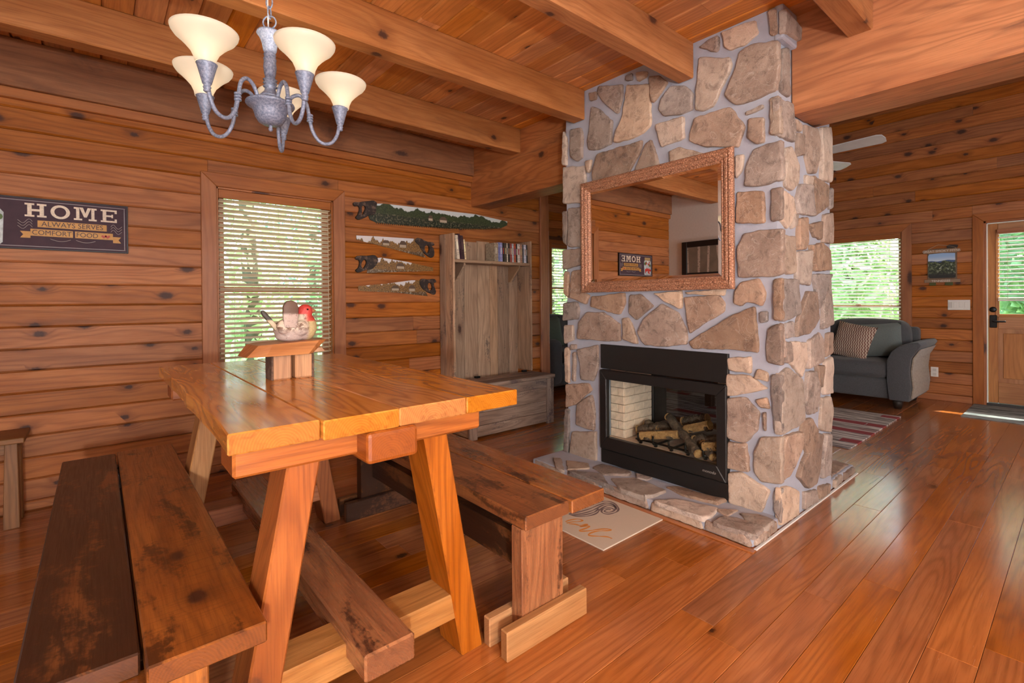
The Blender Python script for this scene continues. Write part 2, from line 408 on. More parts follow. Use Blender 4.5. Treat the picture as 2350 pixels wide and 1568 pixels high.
# rear living-room wall, one bay deeper
W2 = (5.42, 6.3, 0.84, 2.10)
wall_rear = boxes('wall_rear', dark_gap, [(3.8, W2[0], YR + 0.012, YR + 0.12, 0, 4.3), (W2[1], XR + 0.1, YR + 0.012, YR + 0.12, 0, 4.3),
                                          (W2[0], W2[1], YR + 0.012, YR + 0.12, 0, W2[2]), (W2[0], W2[1], YR + 0.012, YR + 0.12, W2[3], 4.3)])
tag(wall_rear, kind='structure')
for i in range(0, 30):
    z, z1 = Z0 + (i - 1) * PITCH if i else 0.0, Z0 + i * PITCH
    segs = [(3.92, XR)]
    if z1 > 0.8 and z < 2.15: segs = [(3.92, 5.36), (6.36, XR)]
    for a, b in segs: wallboard_y('wall_board', px, a, b, wall_rear, z, z1, YR)
wall_nook = box('wall_nook', px, 3.80, 3.92, YB + 0.12, YR + 0.1, 0, 4.3, None, 0); tag(wall_nook, kind='structure')
# right-hand wall of the living room with window and entrance door
W3 = (1.50, 2.44, 0.78, 2.01)
D1 = (-0.12, 0.775, 0.0, 2.045)
wall_right = boxes('wall_right', dark_gap, [(XR + 0.012, XR + 0.13, YF - 0.1, D1[0], 0, 4.3), (XR + 0.012, XR + 0.13, D1[1], W3[0], 0, 4.3), (XR + 0.012, XR + 0.13, W3[1], YR + 0.1, 0, 4.3),
    (XR + 0.012, XR + 0.13, D1[0], D1[1], D1[3], 4.3), (XR + 0.012, XR + 0.13, W3[0], W3[1], 0, W3[2]), (XR + 0.012, XR + 0.13, W3[0], W3[1], W3[3], 4.3)])
tag(wall_right, kind='structure')
py_ = pine('Y')
rng = random.Random(21)
for i in range(0, 31):
    z, z1 = (Z0 + (i - 1) * PITCH if i else 0.0), Z0 + i * PITCH
    z += 0.02 if i else 0; z1 += 0.02
    segs = [(-0.8, YR)]
    inw = z1 > 0.7 and z < 2.10; ind = z < 2.13
    if z1 > 2.135 and z < 2.13: wallboard_x('wall_board', py_, -0.2, 0.864, wall_right, 2.12, z1, XR)
    if z1 > 2.10 and z < 2.10: wallboard_x('wall_board', py_, 1.406, 2.539, wall_right, 2.09, z1, XR)
    if z1 > 0.7 and z < 0.69: wallboard_x('wall_board', py_, 1.406, 2.539, wall_right, z, 0.70, XR)
    if inw and ind: segs = [(-0.8, -0.2), (0.865, 1.405), (2.54, YR)]
    elif ind: segs = [(-0.8, -0.2), (0.865, YR)]
    for a, b in segs:
        js = [rng.uniform(0.2, 2.2)] if b - a > 3.5 and rng.random() < 0.6 else []
        rowboards('wall_board', py_, wall_right, a, b, js, lambda n, m, s, e, par: wallboard_x(n, m, s, e, par, z, z1, XR))
box('wall_plain_boards', py_, XR, XR + 0.0125, YF, -0.8, 0, 4.0, wall_right, 0)
# painted and unseen walls
wall_left = box('wall_left', white_paint, XL - 0.1, XL, YF - 0.1, YB + 0.12, 0, 2.8, None, 0); tag(wall_left, kind='structure')
wall_front = box('wall_front', white_paint, XL - 0.1, XR + 0.1, YF - 0.1, YF, 0, 4.3, None, 0); tag(wall_front, kind='structure')
wall_light_block = box('wall_light_block', px, 3.02, 3.22, YF, YB + 0.12, ZC + 0.02, 4.3, None, 0); tag(wall_light_block, kind='structure')  # unseen panel added above the girder to close light leaks

# dining ceiling: boards along y, beams along x, girders along y
ceiling = box('ceiling', dark_gap, XL - 0.1, 3.1, YF - 0.1, YB + 0.12, ZC + 0.015, ZC + 0.09, None, 0); tag(ceiling, kind='structure')
cp = ceil_pine('Y')
rng = random.Random(3)
x = 1.858 - 0.1305 * 22 - 0.1305
while x < 2.90:
    a, b = max(x, XL), min(x + 0.1305, 2.95)
    if b - a > 0.02:
        js = [rng.uniform(-0.5, 3.3)]
        def mk(n, m, s, e, par, a=a, b=b):
            prism(n, m, [(a + 0.0005, ZC + 0.015), (a + 0.0012, ZC + 0.012), (a + 0.011, ZC), (b - 0.004, ZC), (b - 0.0012, ZC + 0.007), (b - 0.0005, ZC + 0.015)], 'y', s, e, par)
        rowboards('ceiling_board', cp, ceiling, YF, YB, js, mk)
    x += 0.1305
bx_ = beam_pine('X')
for (y0, y1, x1) in ((3.245, 3.352, 2.86), (2.358, 2.466, 2.70), (1.513, 1.612, 2.70), (0.683, 0.79, 2.89), (-0.17, -0.06, 2.89), (-1.02, -0.91, 2.89), (-1.87, -1.76, 2.89)):
    box('beam', bx_, XL, x1, y0, y1, 2.508, ZC, ceiling, 0.006)
box('ledger_beam', old_beam('X'), XL, 2.86, 3.945, YB + 0.01, 2.445, ZC, ceiling, 0.004)
box('ledger_trim', casing_wood('X'), XL, 2.86, 3.968, YB + 0.01, 2.385, 2.445, ceiling, 0.004)
box('girder', girder_pine('Y'), 2.89, 3.09, YF, 1.052, 2.20, ZC + 0.04, ceiling, 0.006)
box('girder', beam_pine('Y'), 3.093, 3.23, YF, 1.052, 2.205, ZC + 0.04, ceiling, 0.006)
box('girder', girder_pine('Y'), 2.86, 3.09, 2.55, YB + 0.01, 2.145, ZC, ceiling, 0.006)
upper = box('upper_ceiling', ceil_pine('X'), 2.9, XR + 0.1, YF - 0.1, YR + 0.1, 4.2, 4.3, ceiling, 0)

# wall end post beside the hall tree
t1 = empty('trim_1', (3.855, 3.98, 0), kind='structure')
box('post', casing_wood('Z'), 3.79, 3.918, 3.975, YB + 0.03, 0, 2.6, t1, 0.004)
wp = plain('white_strip', (0.8, 0.8, 0.78), 0.4)
box('white_strip', wp, 3.919, 3.932, 3.99, 4.03, 0.71, 2.0, t1, 0.002)
box('edge_board', casing_wood('Z'), 3.919, 3.99, 4.04, 4.14, 0.0, 2.3, t1, 0.003)
bb = casing_wood('Y')
bbr = box('baseboard_right', bb, XR - 0.014, XR + 0.002, 0.868, 5.4, 0, 0.075, None, 0.003); tag(bbr, kind='structure')

# ------------------------------------------------------------------ windows, blinds, door
glass = NT('window_glass'); 
gt = glass.n('ShaderNodeBsdfTransparent', Color=(0.97, 1.0, 0.98, 1)); gg = glass.n('ShaderNodeBsdfGlossy', Roughness=0.02)
lw0 = glass.n('ShaderNodeFresnel', IOR=1.45); gbf = glass.n('ShaderNodeNewGeometry'); lw = glass.n('ShaderNodeMath', {'operation': 'MULTIPLY'}); glass.t.links.new(lw0.outputs[0], lw.inputs[0]); gi = glass.math('SUBTRACT', 1.0, gbf.outputs['Backfacing']); glass.t.links.new(gi, lw.inputs[1]); ms = glass.t.nodes.new('ShaderNodeMixShader')
glass.t.links.new(lw.outputs[0], ms.inputs[0]); glass.t.links.new(gt.outputs[0], ms.inputs[1]); glass.t.links.new(gg.outputs[0], ms.inputs[2])
glass.t.links.new(ms.outputs[0], glass.t.nodes['Material Output'].inputs[0]); glass = glass.m
slat_m = plain('blind_slat', (0.62, 0.48, 0.33), 0.5)
white_slat = plain('blind_slat_white', (0.80, 0.76, 0.70), 0.5)
brown_slat = plain('blind_slat_brown', (0.42, 0.19, 0.08), 0.5)
val_m = casing_wood
cord_m = plain('cord', (0.62, 0.50, 0.36), 0.8)

def window_y(name, x0, x1, z0, z1, yw, cw=0.095, sill=True):
    """window in a wall facing -y; inner opening x0..x1, z0..z1"""
    w = empty(name, ((x0 + x1) / 2, yw, z0), kind='structure')
    cz, cx = casing_wood('Z'), casing_wood('X'); f = yw - 0.018
    prism('casing', cz, [(x0 - cw, z0 - cw), (x0, z0), (x0, z1), (x0 - cw, z1 + cw)], 'y', f, yw + 0.002, w, 0.003)
    prism('casing', cz, [(x1, z0), (x1 + cw, z0 - cw), (x1 + cw, z1 + cw), (x1, z1)], 'y', f, yw + 0.002, w, 0.003)
    prism('casing', cx, [(x0, z1), (x1, z1), (x1 + cw, z1 + cw), (x0 - cw, z1 + cw)], 'y', f, yw + 0.002, w, 0.003)
    prism('casing', cx, [(x0 - cw, z0 - cw), (x1 + cw, z0 - cw), (x1, z0), (x0, z0)], 'y', f, yw + 0.002, w, 0.003)
    for a, b, c, d in ((x0 - 0.002, x0 + 0.012, z0, z1), (x1 - 0.012, x1 + 0.002, z0, z1)):
        box('jamb', cz, a, b, yw, yw + 0.12, c, d, w, 0.001)
    box('jamb', cx, x0, x1, yw, yw + 0.12, z1 - 0.012, z1 + 0.002, w, 0.001); box('sill', cx, x0, x1, yw, yw + 0.12, z0 - 0.002, z0 + 0.012, w, 0.001)
    zm = (z0 + z1) / 2 - 0.06; sy0, sy1 = yw + 0.085, yw + 0.115; sm = casing_wood('Z')
    for a, b, c, d in ((x0 + .012, x0 + .06, z0, z1), (x1 - .06, x1 - .012, z0, z1)):
        box('sash_stile', sm, a, b, sy0, sy1, c, d, w, 0.002)
    for c, d in ((z0 + .012, z0 + .07), (zm - .02, zm + .02), (z1 - .06, z1 - .012)):
        box('sash_rail', cx, x0 + .06, x1 - .06, sy0, sy1, c, d, w, 0.002)
    box('pane', glass, x0 + .05, x1 - .05, yw + 0.098, yw + 0.102, z0 + .03, z1 - .03, w, 0)
    return w
def window_x(name, y0, y1, z0, z1, xw, cw=0.095):
    w = empty(name, (xw, (y0 + y1) / 2, z0), kind='structure')
    cz, cy = casing_wood('Z'), casing_wood('Y'); f = xw - 0.018
    prism('casing', cz, [(y0 - cw, z0 - cw), (y0, z0), (y0, z1), (y0 - cw, z1 + cw)], 'x', f, xw + 0.002, w, 0.003)
    prism('casing', cz, [(y1, z0), (y1 + cw, z0 - cw), (y1 + cw, z1 + cw), (y1, z1)], 'x', f, xw + 0.002, w, 0.003)
    prism('casing', cy, [(y0, z1), (y1, z1), (y1 + cw, z1 + cw), (y0 - cw, z1 + cw)], 'x', f, xw + 0.002, w, 0.003)
    prism('casing', cy, [(y0 - cw, z0 - cw), (y1 + cw, z0 - cw), (y1, z0), (y0, z0)], 'x', f, xw + 0.002, w, 0.003)
    for a, b in ((y0 - 0.002, y0 + 0.012), (y1 - 0.012, y1 + 0.002)): box('jamb', cz, xw, xw + 0.12, a, b, z0, z1, w, 0.001)
    box('jamb', cy, xw, xw + 0.12, y0, y1, z1 - 0.012, z1 + 0.002, w, 0.001); box('sill', cy, xw, xw + 0.12, y0, y1, z0 - 0.002, z0 + 0.012, w, 0.001)
    zm = 1.10; a0, a1 = xw + 0.085, xw + 0.115
    dm = plain('dark_sash', (0.16, 0.07, 0.03), 0.5)
    for a, b in ((y0 + .012, y0 + .05), (y1 - .05, y1 - .012)): box('sash_stile', dm, a0, a1, a, b, z0, z1, w, 0.002)
    for c, d in ((z0 + .012, z0 + .06), (zm - .013, zm + .013), (z1 - .05, z1 - .012)): box('sash_rail', dm, a0, a1, y0 + .05, y1 - .05, c, d, w, 0.002)
    box('sash_lock', dm, a0 - .02, a0, (y0 + y1) / 2 - .03, (y0 + y1) / 2 + .03, zm + .013, zm + .028, w, 0.002)
    box('pane', glass, xw + 0.098, xw + 0.102, y0 + .04, y1 - .04, z0 + .03, z1 - .03, w, 0)
    return w
def slat_mesh(axis, length, depth, tilt, mat):
    key = 'slat'; t = math.radians(tilt); bm = bmesh.new(); n = 5; h = 0.0050; prof = []
    for i in range(n):
        s = -depth / 2 + depth * i / (n - 1); prof.append((s, 0.0085 * (1 - (2 * s / depth) ** 2)))
    prof = prof + [(s, z - h) for s, z in prof[::-1]]
    prof = [(s * math.cos(t) - z * math.sin(t), s * math.sin(t) + z * math.cos(t)) for s, z in prof]
    m = len(prof); vs = []
    for e in (-length / 2, length / 2):
        vs.append([bm.verts.new((e, s, z) if axis == 'x' else (s, e, z)) for s, z in prof])
    bm.faces.new(vs[0]); bm.faces.new(vs[1][::-1])
    for i in range(m): bm.faces.new((vs[0][i], vs[1][i], vs[1][(i + 1) % m], vs[0][(i + 1) % m]))
    bmesh.ops.recalc_face_normals(bm, faces=bm.faces)
    me = bpy.data.meshes.new(key); bm.to_mesh(me); bm.free(); me.materials.append(mat)
    return me
def blind(axis, a, b, z0, z1, d, step, tilt, mat, label, valance, depth=0.05, group=None, bottom_gap=0.0, cords=3):
    """venetian blind; axis = direction of the slats, d = its plane on the other axis"""
    c = (a + b) / 2
    P = (lambda s, w, z: (s, w, z)) if axis == 'x' else (lambda s, w, z: (w, s, z))
    e = empty('window_blind', P(c, d, z0), label, 'blind', group)
    me = slat_mesh(axis, b - a - 0.012, depth, tilt, mat)
    z = z1 - valance; 
    i = 0
    while z > z0 + bottom_gap + 0.03:
        o = bpy.data.objects.new('slat', me); link(o, P(c, d, z), e); z -= step; i += 1
    def bb_(n, m, s0, s1, w0, w1, q0, q1, bev=0.002):
        if axis == 'x': return box(n, m, s0, s1, w0, w1, q0, q1, e, bev)
        return box(n, m, w0, w1, s0, s1, q0, q1, e, bev)
    bb_('bottom_rail', mat, a + .006, b - .006, d - .022, d + .022, z0 + bottom_gap, z0 + bottom_gap + 0.018)
    if valance > 0.03:
        vm = casing_wood('X' if axis == 'x' else 'Y')
        v = bb_('valance', vm, a, b, d - 0.034, d - 0.024, z1 - valance + 0.012, z1 - 0.002, 0.002)
        bb_('head_rail', vm, a + .004, b - .004, d - 0.022, d + 0.022, z1 - 0.05, z1 - 0.004)
    for k in range(cords):
        s = a + (b - a) * (0.12 + 0.76 * k / max(1, cords - 1))
        tube('ladder_cord', cord_m, [P(s, d - depth * .5 - .001, z0 + bottom_gap), P(s, d - depth * .5 - .001, z1 - 0.04)], 0.0012, e, 5)
    return e
window_y('window_1', *W1, YB)
b1 = blind('x', W1[0] + .014, W1[1] - .014, W1[2] + .012, W1[3] - .012, YB + 0.035, 0.0355, -13, slat_m, 'wooden venetian blind with tan slats in the dining window behind the table', 0.075)
tube('pull_cord', plain('pull_cord', (0.7, 0.6, 0.45), 0.7), [(W1[1] - .04, YB + .0, 1.93), (W1[1] - .04, YB + .0, 0.8)], 0.002, b1, 6)
window_y('window_2', *W2, YR, 0.06)
blind('x', W2[0] + .014, W2[1] - .014, W2[2] + .012, W2[3] - .012, YR + 0.035, 0.044, 4, white_slat, 'white venetian blind in the narrow sliver of window left of the fireplace', 0.06, cords=3)
window_x('window_3', *W3, XR, 0.095)
blind('y', W3[0] + .014, W3[1] - .014, W3[2] + .012, W3[3] - .012, XR + 0.035, 0.044, -6, white_slat, 'venetian blind in the window above the grey sofa', 0.075, cords=3)

# entrance door
d1 = empty('door_1', (XR, 0.33, 0), kind='structure')
dz, dy = door_wood('Z'), door_wood('Y')
xf, xb = XR + 0.045, XR + 0.09
cz, cy = casing_wood('Z'), casing_wood('Y')
prism('casing', cz, [(D1[1], 0), (D1[1] + .09, 0), (D1[1] + .09, D1[3] + .09), (D1[1], D1[3])], 'x', XR - .018, XR + .002, d1, 0.003)
prism('casing', cz, [(D1[0] - .09, 0), (D1[0], 0), (D1[0], D1[3]), (D1[0] - .09, D1[3] + .09)], 'x', XR - .018, XR + .002, d1, 0.003)
prism('casing', cy, [(D1[0], D1[3]), (D1[1], D1[3]), (D1[1] + .09, D1[3] + .09), (D1[0] - .09, D1[3] + .09)], 'x', XR - .018, XR + .002, d1, 0.003)
for a, b in ((D1[1] - .02, D1[1] + .002), (D1[0] - .002, D1[0] + .02)): box('jamb', cz, XR, XR + .12, a, b, 0, D1[3], d1, 0.001)
box('jamb', cy, XR, XR + .12, D1[0], D1[1], D1[3] - .02, D1[3] + .002, d1, 0.001)
box('weatherstrip', wp, XR + .03, XR + .045, D1[1] - .03, D1[1] - .02, 0.02, D1[3] - .02, d1, 0.001)
box('weatherstrip', wp, XR + .03, XR + .045, D1[0] + .02, D1[1] - .02, D1[3] - .03, D1[3] - .02, d1, 0.001)
box('threshold', plain('threshold_metal', (0.05, 0.05, 0.05), 0.5, 0.5), XR + .0, XR + .11, D1[0] + .02, D1[1] - .02, 0, 0.03, d1, 0.003)
yl, yr = D1[1] - .03, D1[0] + .03
gl, gr, gb, gt_ = 0.655, 0.0, 1.015, 1.915
box('stile', dz, xf, xb, gl + .012, yl, 0.035, 2.015, d1, 0.003); box('stile', dz, xf, xb, yr, gr - .012, 0.035, 2.015, d1, 0.003)
box('rail', dy, xf, xb, gr - .01, gl + .01, gt_ + .012, 2.015, d1, 0.003)
box('rail', dy, xf, xb, gr - .01, gl + .01, 0.855, gb - .012, d1, 0.003)
box('rail', dy, xf, xb, gr - .01, gl + .01, 0.035, 0.26, d1, 0.003)
box('stile', dz, xf, xb, 0.30, 0.36, 0.262, 0.853, d1, 0.003)
for a, b in ((0.359, gl + .016), (gr - .016, 0.301)):
    box('panel', dz, xf + .012, xb - .006, a, b, 0.255, 0.858, d1, 0.001); box('raised_panel', dz, xf + .004, xf + .014, a + .045, b - .045, 0.31, 0.805, d1, 0.004)
for a, b, c, d in ((gl - .002, gl + .03, gb - .03, gt_ + .03), (gr - .03, gr + .002, gb - .03, gt_ + .03)): box('glazing_bead', dz, xf - .01, xf, a, b, c, d, d1, 0.003)
for c, d in ((gb - .03, gb + .002), (gt_ - .002, gt_ + .03)): box('glazing_bead', dy, xf - .01, xf, gr, gl, c, d, d1, 0.003)
box('pane', glass, xf + .02, xf + .026, gr - .005, gl + .005, gb - .005, gt_ + .005, d1, 0)
iron = plain('black_iron', (0.012, 0.011, 0.010), 0.38, 0.6)
lathe('deadbolt', iron, [(0.0, 0), (0.03, 0.0), (0.03, 0.016), (0.02, 0.02), (0.0, 0.02)], (0, 0, 0), None, 20)
o = bpy.data.objects['deadbolt']; o.data.transform(Matrix.Rotation(-PI / 2, 4, 'Y')); o.parent = d1; o.location = Vector((xf - .01, 0.704, 1.066)) - WL['door_1']
hp = box('handle_plate', iron, xf - .016, xf, 0.672, 0.732, 0.865, 1.005, d1, 0.006)
tube('door_lever', iron, smoothpath([(xf - .014, 0.70, 0.935), (xf - .055, 0.70, 0.935), (xf - .062, 0.68, 0.935), (xf - .06, 0.60, 0.937)]), 0.009, d1, 8)
blind('y', gr - .01, gl + .012, 1.045, gt_ + .03, XR + 0.012, 0.044, 3, white_slat, 'venetian blind hanging on the glass of the entrance door', 0.05, depth=0.04, bottom_gap=0.115, cords=2)
# ------------------------------------------------------------------ stone fireplace
fp = empty('fireplace', (3.1, 1.8, 0), 'two-sided fieldstone fireplace and chimney rising to the beamed ceiling', 'fireplace')
t = NT('mortar'); c = t.coords(); n = t.noise(c, 14, 4, 0.6); n2 = t.noise(c, 220, 3, 0.6)
t.bs(Base_Color=t.mix(n, (0.31, 0.32, 0.37), (0.415, 0.43, 0.49)), Roughness=0.9); t.bump(t.math('ADD', t.math('MULTIPLY', n2, 0.6), n), 0.4, 0.006); mortar_m = t.m
def stone_mat(name, a, b, d):
    t = NT(name); c = t.coords(); r = t.rnd()
    v = t.n('ShaderNodeVectorMath', {'operation': 'ADD'}); t.t.links.new(c, v.inputs[0]); t.t.links.new(t.xyz(t.math('MULTIPLY', r, 31), t.math('MULTIPLY', r, 17), t.math('MULTIPLY', r, 53)), v.inputs[1])
    c = v.outputs[0]
    n1 = t.noise(c, 6, 4, 0.62, 0.4); n2 = t.noise(c, 17, 6, 0.72, 0.5); n3 = t.noise(c, 170, 3, 0.7); n4 = t.noise(c, 9, 2, 0.5, 1.2)
    base = t.mix(t.mr(n1, 0.34, 0.66), a, b)
    base = t.mix(t.math('MULTIPLY', t.mr(n2, 0.46, 0.70), 0.8), base, d)
    vein = t.mr(t.math('ABSOLUTE', t.math('SUBTRACT', n4, 0.5)), 0.014, 0.0)
    base = t.mix(t.math('MULTIPLY', vein, t.math('MULTIPLY', n2, 0.55)), base, (0.62, 0.52, 0.42))
    base = t.mix(t.math('MULTIPLY', t.mr(n3, 0.62, 0.74), 0.6), base, (0.66, 0.58, 0.5))
    hs = t.n('ShaderNodeHueSaturation', Color=base, Value=t.math('ADD', t.math('MULTIPLY', r, 0.5), 0.76), Saturation=t.math('ADD', t.math('MULTIPLY', t.math('FRACT', t.math('MULTIPLY', r, 5.3)), 0.35), 0.60))
    t.bs(Base_Color=hs.outputs[0], Roughness=0.85)
    t.bump(t.math('ADD', t.math('MULTIPLY', n2, 1.0), t.math('MULTIPLY', n3, 0.35)), 0.75, 0.012)
    return t.m
stone_ms = [stone_mat('fieldstone', (0.38, 0.24, 0.15), (0.29, 0.17, 0.102), (0.13, 0.075, 0.048)),
            stone_mat('fieldstone_pale', (0.52, 0.37, 0.25), (0.43, 0.29, 0.19), (0.22, 0.14, 0.09)),
            stone_mat('fieldstone_grey', (0.34, 0.255, 0.20), (0.25, 0.175, 0.135), (0.1, 0.07, 0.055))]
FXM, FYM = 2.71, 1.056   # mortar planes of the front and right faces
OB = (1.315, 2.225, 0.07, 0.895)   # firebox opening y0,y1,z0,z1
boxes('mortar_core', mortar_m, [(FXM, 3.50, FYM, OB[0], 0, ZC + 0.01), (FXM, 3.50, OB[1], 2.555, 0, ZC + 0.01),
      (FXM, 3.50, OB[0], OB[1], OB[3], ZC + 0.01), (FXM, 3.50, OB[0], OB[1], 0, OB[2])], fp)
box('mortar_cap', mortar_m, 2.70, 2.888, 1.018, FYM + 0.01, 2.545, ZC + 0.005, fp, 0.012, 2)
FRONT = """2.321,2.686 2.249,2.671 2.255,2.623 2.309,2.627
2.220,2.698 2.026,2.645 2.026,2.576 2.059,2.473 2.081,2.471 2.169,2.560 2.232,2.652
1.994,2.630 1.814,2.572 1.812,2.316 1.865,2.282 1.987,2.267 2.094,2.277 2.071,2.346 2.017,2.443
2.291,2.575 2.227,2.542 2.114,2.428 2.127,2.276 2.241,2.264 2.331,2.286 2.342,2.344 2.304,2.482
2.499,2.471 2.397,2.457 2.379,2.382 2.386,2.243 2.437,2.226 2.495,2.268
2.579,2.483 2.539,2.423 2.541,2.220 2.582,2.229
1.994,2.694 1.952,2.696 1.948,2.652 1.994,2.660
1.912,2.682 1.833,2.662 1.843,2.632 1.902,2.624
1.819,2.623 1.748,2.606 1.689,2.545 1.730,2.503 1.777,2.462 1.796,2.456 1.810,2.546
1.667,2.510 1.571,2.481 1.521,2.419 1.526,2.328 1.607,2.322 1.713,2.345 1.750,2.396 1.731,2.455
1.774,2.306 1.581,2.302 1.578,2.173 1.733,2.157
1.479,2.616 1.370,2.570 1.299,2.547 1.288,2.500 1.325,2.427 1.394,2.310 1.457,2.300 1.502,2.321 1.497,2.426
1.245,2.554 1.175,2.569 1.044,2.535 1.041,2.408 1.058,2.286 1.177,2.271 1.268,2.278 1.326,2.347 1.274,2.452
1.339,2.700 1.251,2.699 1.161,2.691 1.147,2.619 1.216,2.585 1.295,2.588 1.324,2.615
1.479,2.677 1.415,2.695 1.361,2.692 1.362,2.622 1.377,2.610
1.088,2.709 1.049,2.698 1.047,2.570 1.085,2.583
1.506,2.269 1.297,2.269 1.219,2.143 1.255,2.040 1.443,2.086 1.544,2.149
1.215,2.220 1.123,2.230 1.123,2.212 1.211,2.201
1.198,2.176 1.117,2.159 1.117,2.033 1.158,2.033 1.202,2.076
1.084,2.251 1.039,2.250 1.030,2.058 1.085,2.062
1.171,2.005 1.029,2.017 1.027,1.817 1.139,1.805 1.221,1.820 1.206,1.936
2.247,2.229 1.876,2.234 1.896,2.155 1.989,2.040 2.291,2.018 2.290,2.110
1.851,2.203 1.808,2.221 1.752,2.048 1.937,2.038
1.674,2.115 1.608,2.126 1.451,2.050 1.670,2.046
2.362,2.209 2.301,2.205 2.308,2.132 2.332,2.119
1.266,1.992 1.223,1.989 1.234,1.907 1.267,1.871
2.577,2.210 2.370,2.176 2.352,2.042 2.373,1.910 2.573,1.937
2.524,1.888 2.373,1.875 2.382,1.590 2.534,1.609
2.581,1.875 2.538,1.869 2.548,1.620 2.584,1.645
2.584,1.582 2.403,1.582 2.397,1.465 2.578,1.440
2.571,1.423 2.529,1.411 2.531,1.224 2.573,1.256
2.493,1.419 2.377,1.423 2.379,1.262 2.327,1.241 2.360,1.177 2.509,1.224
2.581,1.182 2.447,1.192 2.427,1.131 2.442,1.065 2.583,1.051
2.307,1.231 2.023,1.251 2.018,1.181 2.064,1.106 2.315,1.157
2.347,1.117 2.207,1.118 2.065,1.040 2.060,0.928 2.234,0.918 2.443,0.922 2.422,1.040
1.978,1.236 1.896,1.239 1.803,1.163 1.930,1.072 1.990,1.116
2.041,1.078 1.996,1.084 1.952,1.016 1.920,0.917 2.031,0.939
1.792,1.242 1.603,1.256 1.599,1.163 1.613,1.146 1.713,1.189
1.571,1.247 1.332,1.261 1.341,1.222 1.562,1.234
1.742,1.176 1.627,1.121 1.573,1.022 1.573,0.934 1.735,0.911 1.857,0.912 1.914,0.990 1.866,1.082
1.580,1.213 1.373,1.227 1.337,1.179 1.341,1.132 1.441,1.075 1.546,1.002 1.563,1.097
1.242,1.293 1.150,1.309 1.115,1.230 1.136,1.164 1.165,1.179 1.217,1.187 1.239,1.164 1.282,1.179 1.277,1.241
1.286,1.114 1.172,1.160 1.162,1.053 1.156,0.915 1.319,0.923 1.528,0.912 1.551,0.948 1.441,1.019
1.144,1.131 1.105,1.135 1.105,1.084 1.140,1.075
1.262,1.791 1.122,1.770 1.116,1.612 1.127,1.606 1.267,1.624
1.080,1.774 1.028,1.775 1.029,1.622 1.044,1.613 1.081,1.607
1.222,1.557 1.141,1.567 1.025,1.560 1.025,1.464 1.027,1.336 1.072,1.320 1.254,1.324 1.260,1.485
1.072,1.302 1.030,1.307 1.031,1.093 1.070,1.092
2.583,1.014 2.491,1.017 2.485,0.914 2.570,0.878
1.098,1.047 1.033,1.072 1.033,0.860 1.107,0.870 1.110,0.987
2.566,0.848 2.529,0.845 2.531,0.585 2.576,0.590
2.514,0.873 2.463,0.876 2.463,0.844 2.514,0.835
2.442,0.840 2.257,0.884 2.252,0.741 2.299,0.628 2.409,0.626 2.415,0.736
2.492,0.815 2.464,0.817 2.473,0.603 2.495,0.611
2.569,0.569 2.347,0.602 2.313,0.560 2.467,0.432 2.563,0.395
2.453,0.434 2.314,0.523 2.288,0.409 2.296,0.273 2.469,0.282
2.578,0.382 2.533,0.384 2.545,0.029 2.589,0.029
2.499,0.223 2.276,0.267 2.278,0.061 2.401,0.021 2.530,0.054
1.321,0.870 1.193,0.889 1.194,0.799 1.313,0.806
1.321,0.781 1.201,0.786 1.108,0.728 1.202,0.692 1.322,0.659
1.155,0.826 1.107,0.812 1.104,0.766 1.175,0.773
1.322,0.643 1.218,0.662 1.149,0.591 1.161,0.496 1.227,0.416 1.319,0.425 1.327,0.537
1.164,0.658 1.112,0.678 1.097,0.623 1.142,0.623
1.127,0.595 1.116,0.597 1.116,0.505 1.127,0.503
1.082,0.803 1.034,0.805 1.035,0.502 1.076,0.513
1.139,0.462 1.035,0.483 1.037,0.244 1.144,0.226 1.178,0.267 1.177,0.376
1.319,0.400 1.219,0.410 1.204,0.264 1.252,0.256 1.325,0.253
1.316,0.227 1.252,0.248 1.100,0.188 1.145,0.059 1.317,0.060
1.078,0.195 1.037,0.214 1.038,0.042 1.075,0.097"""
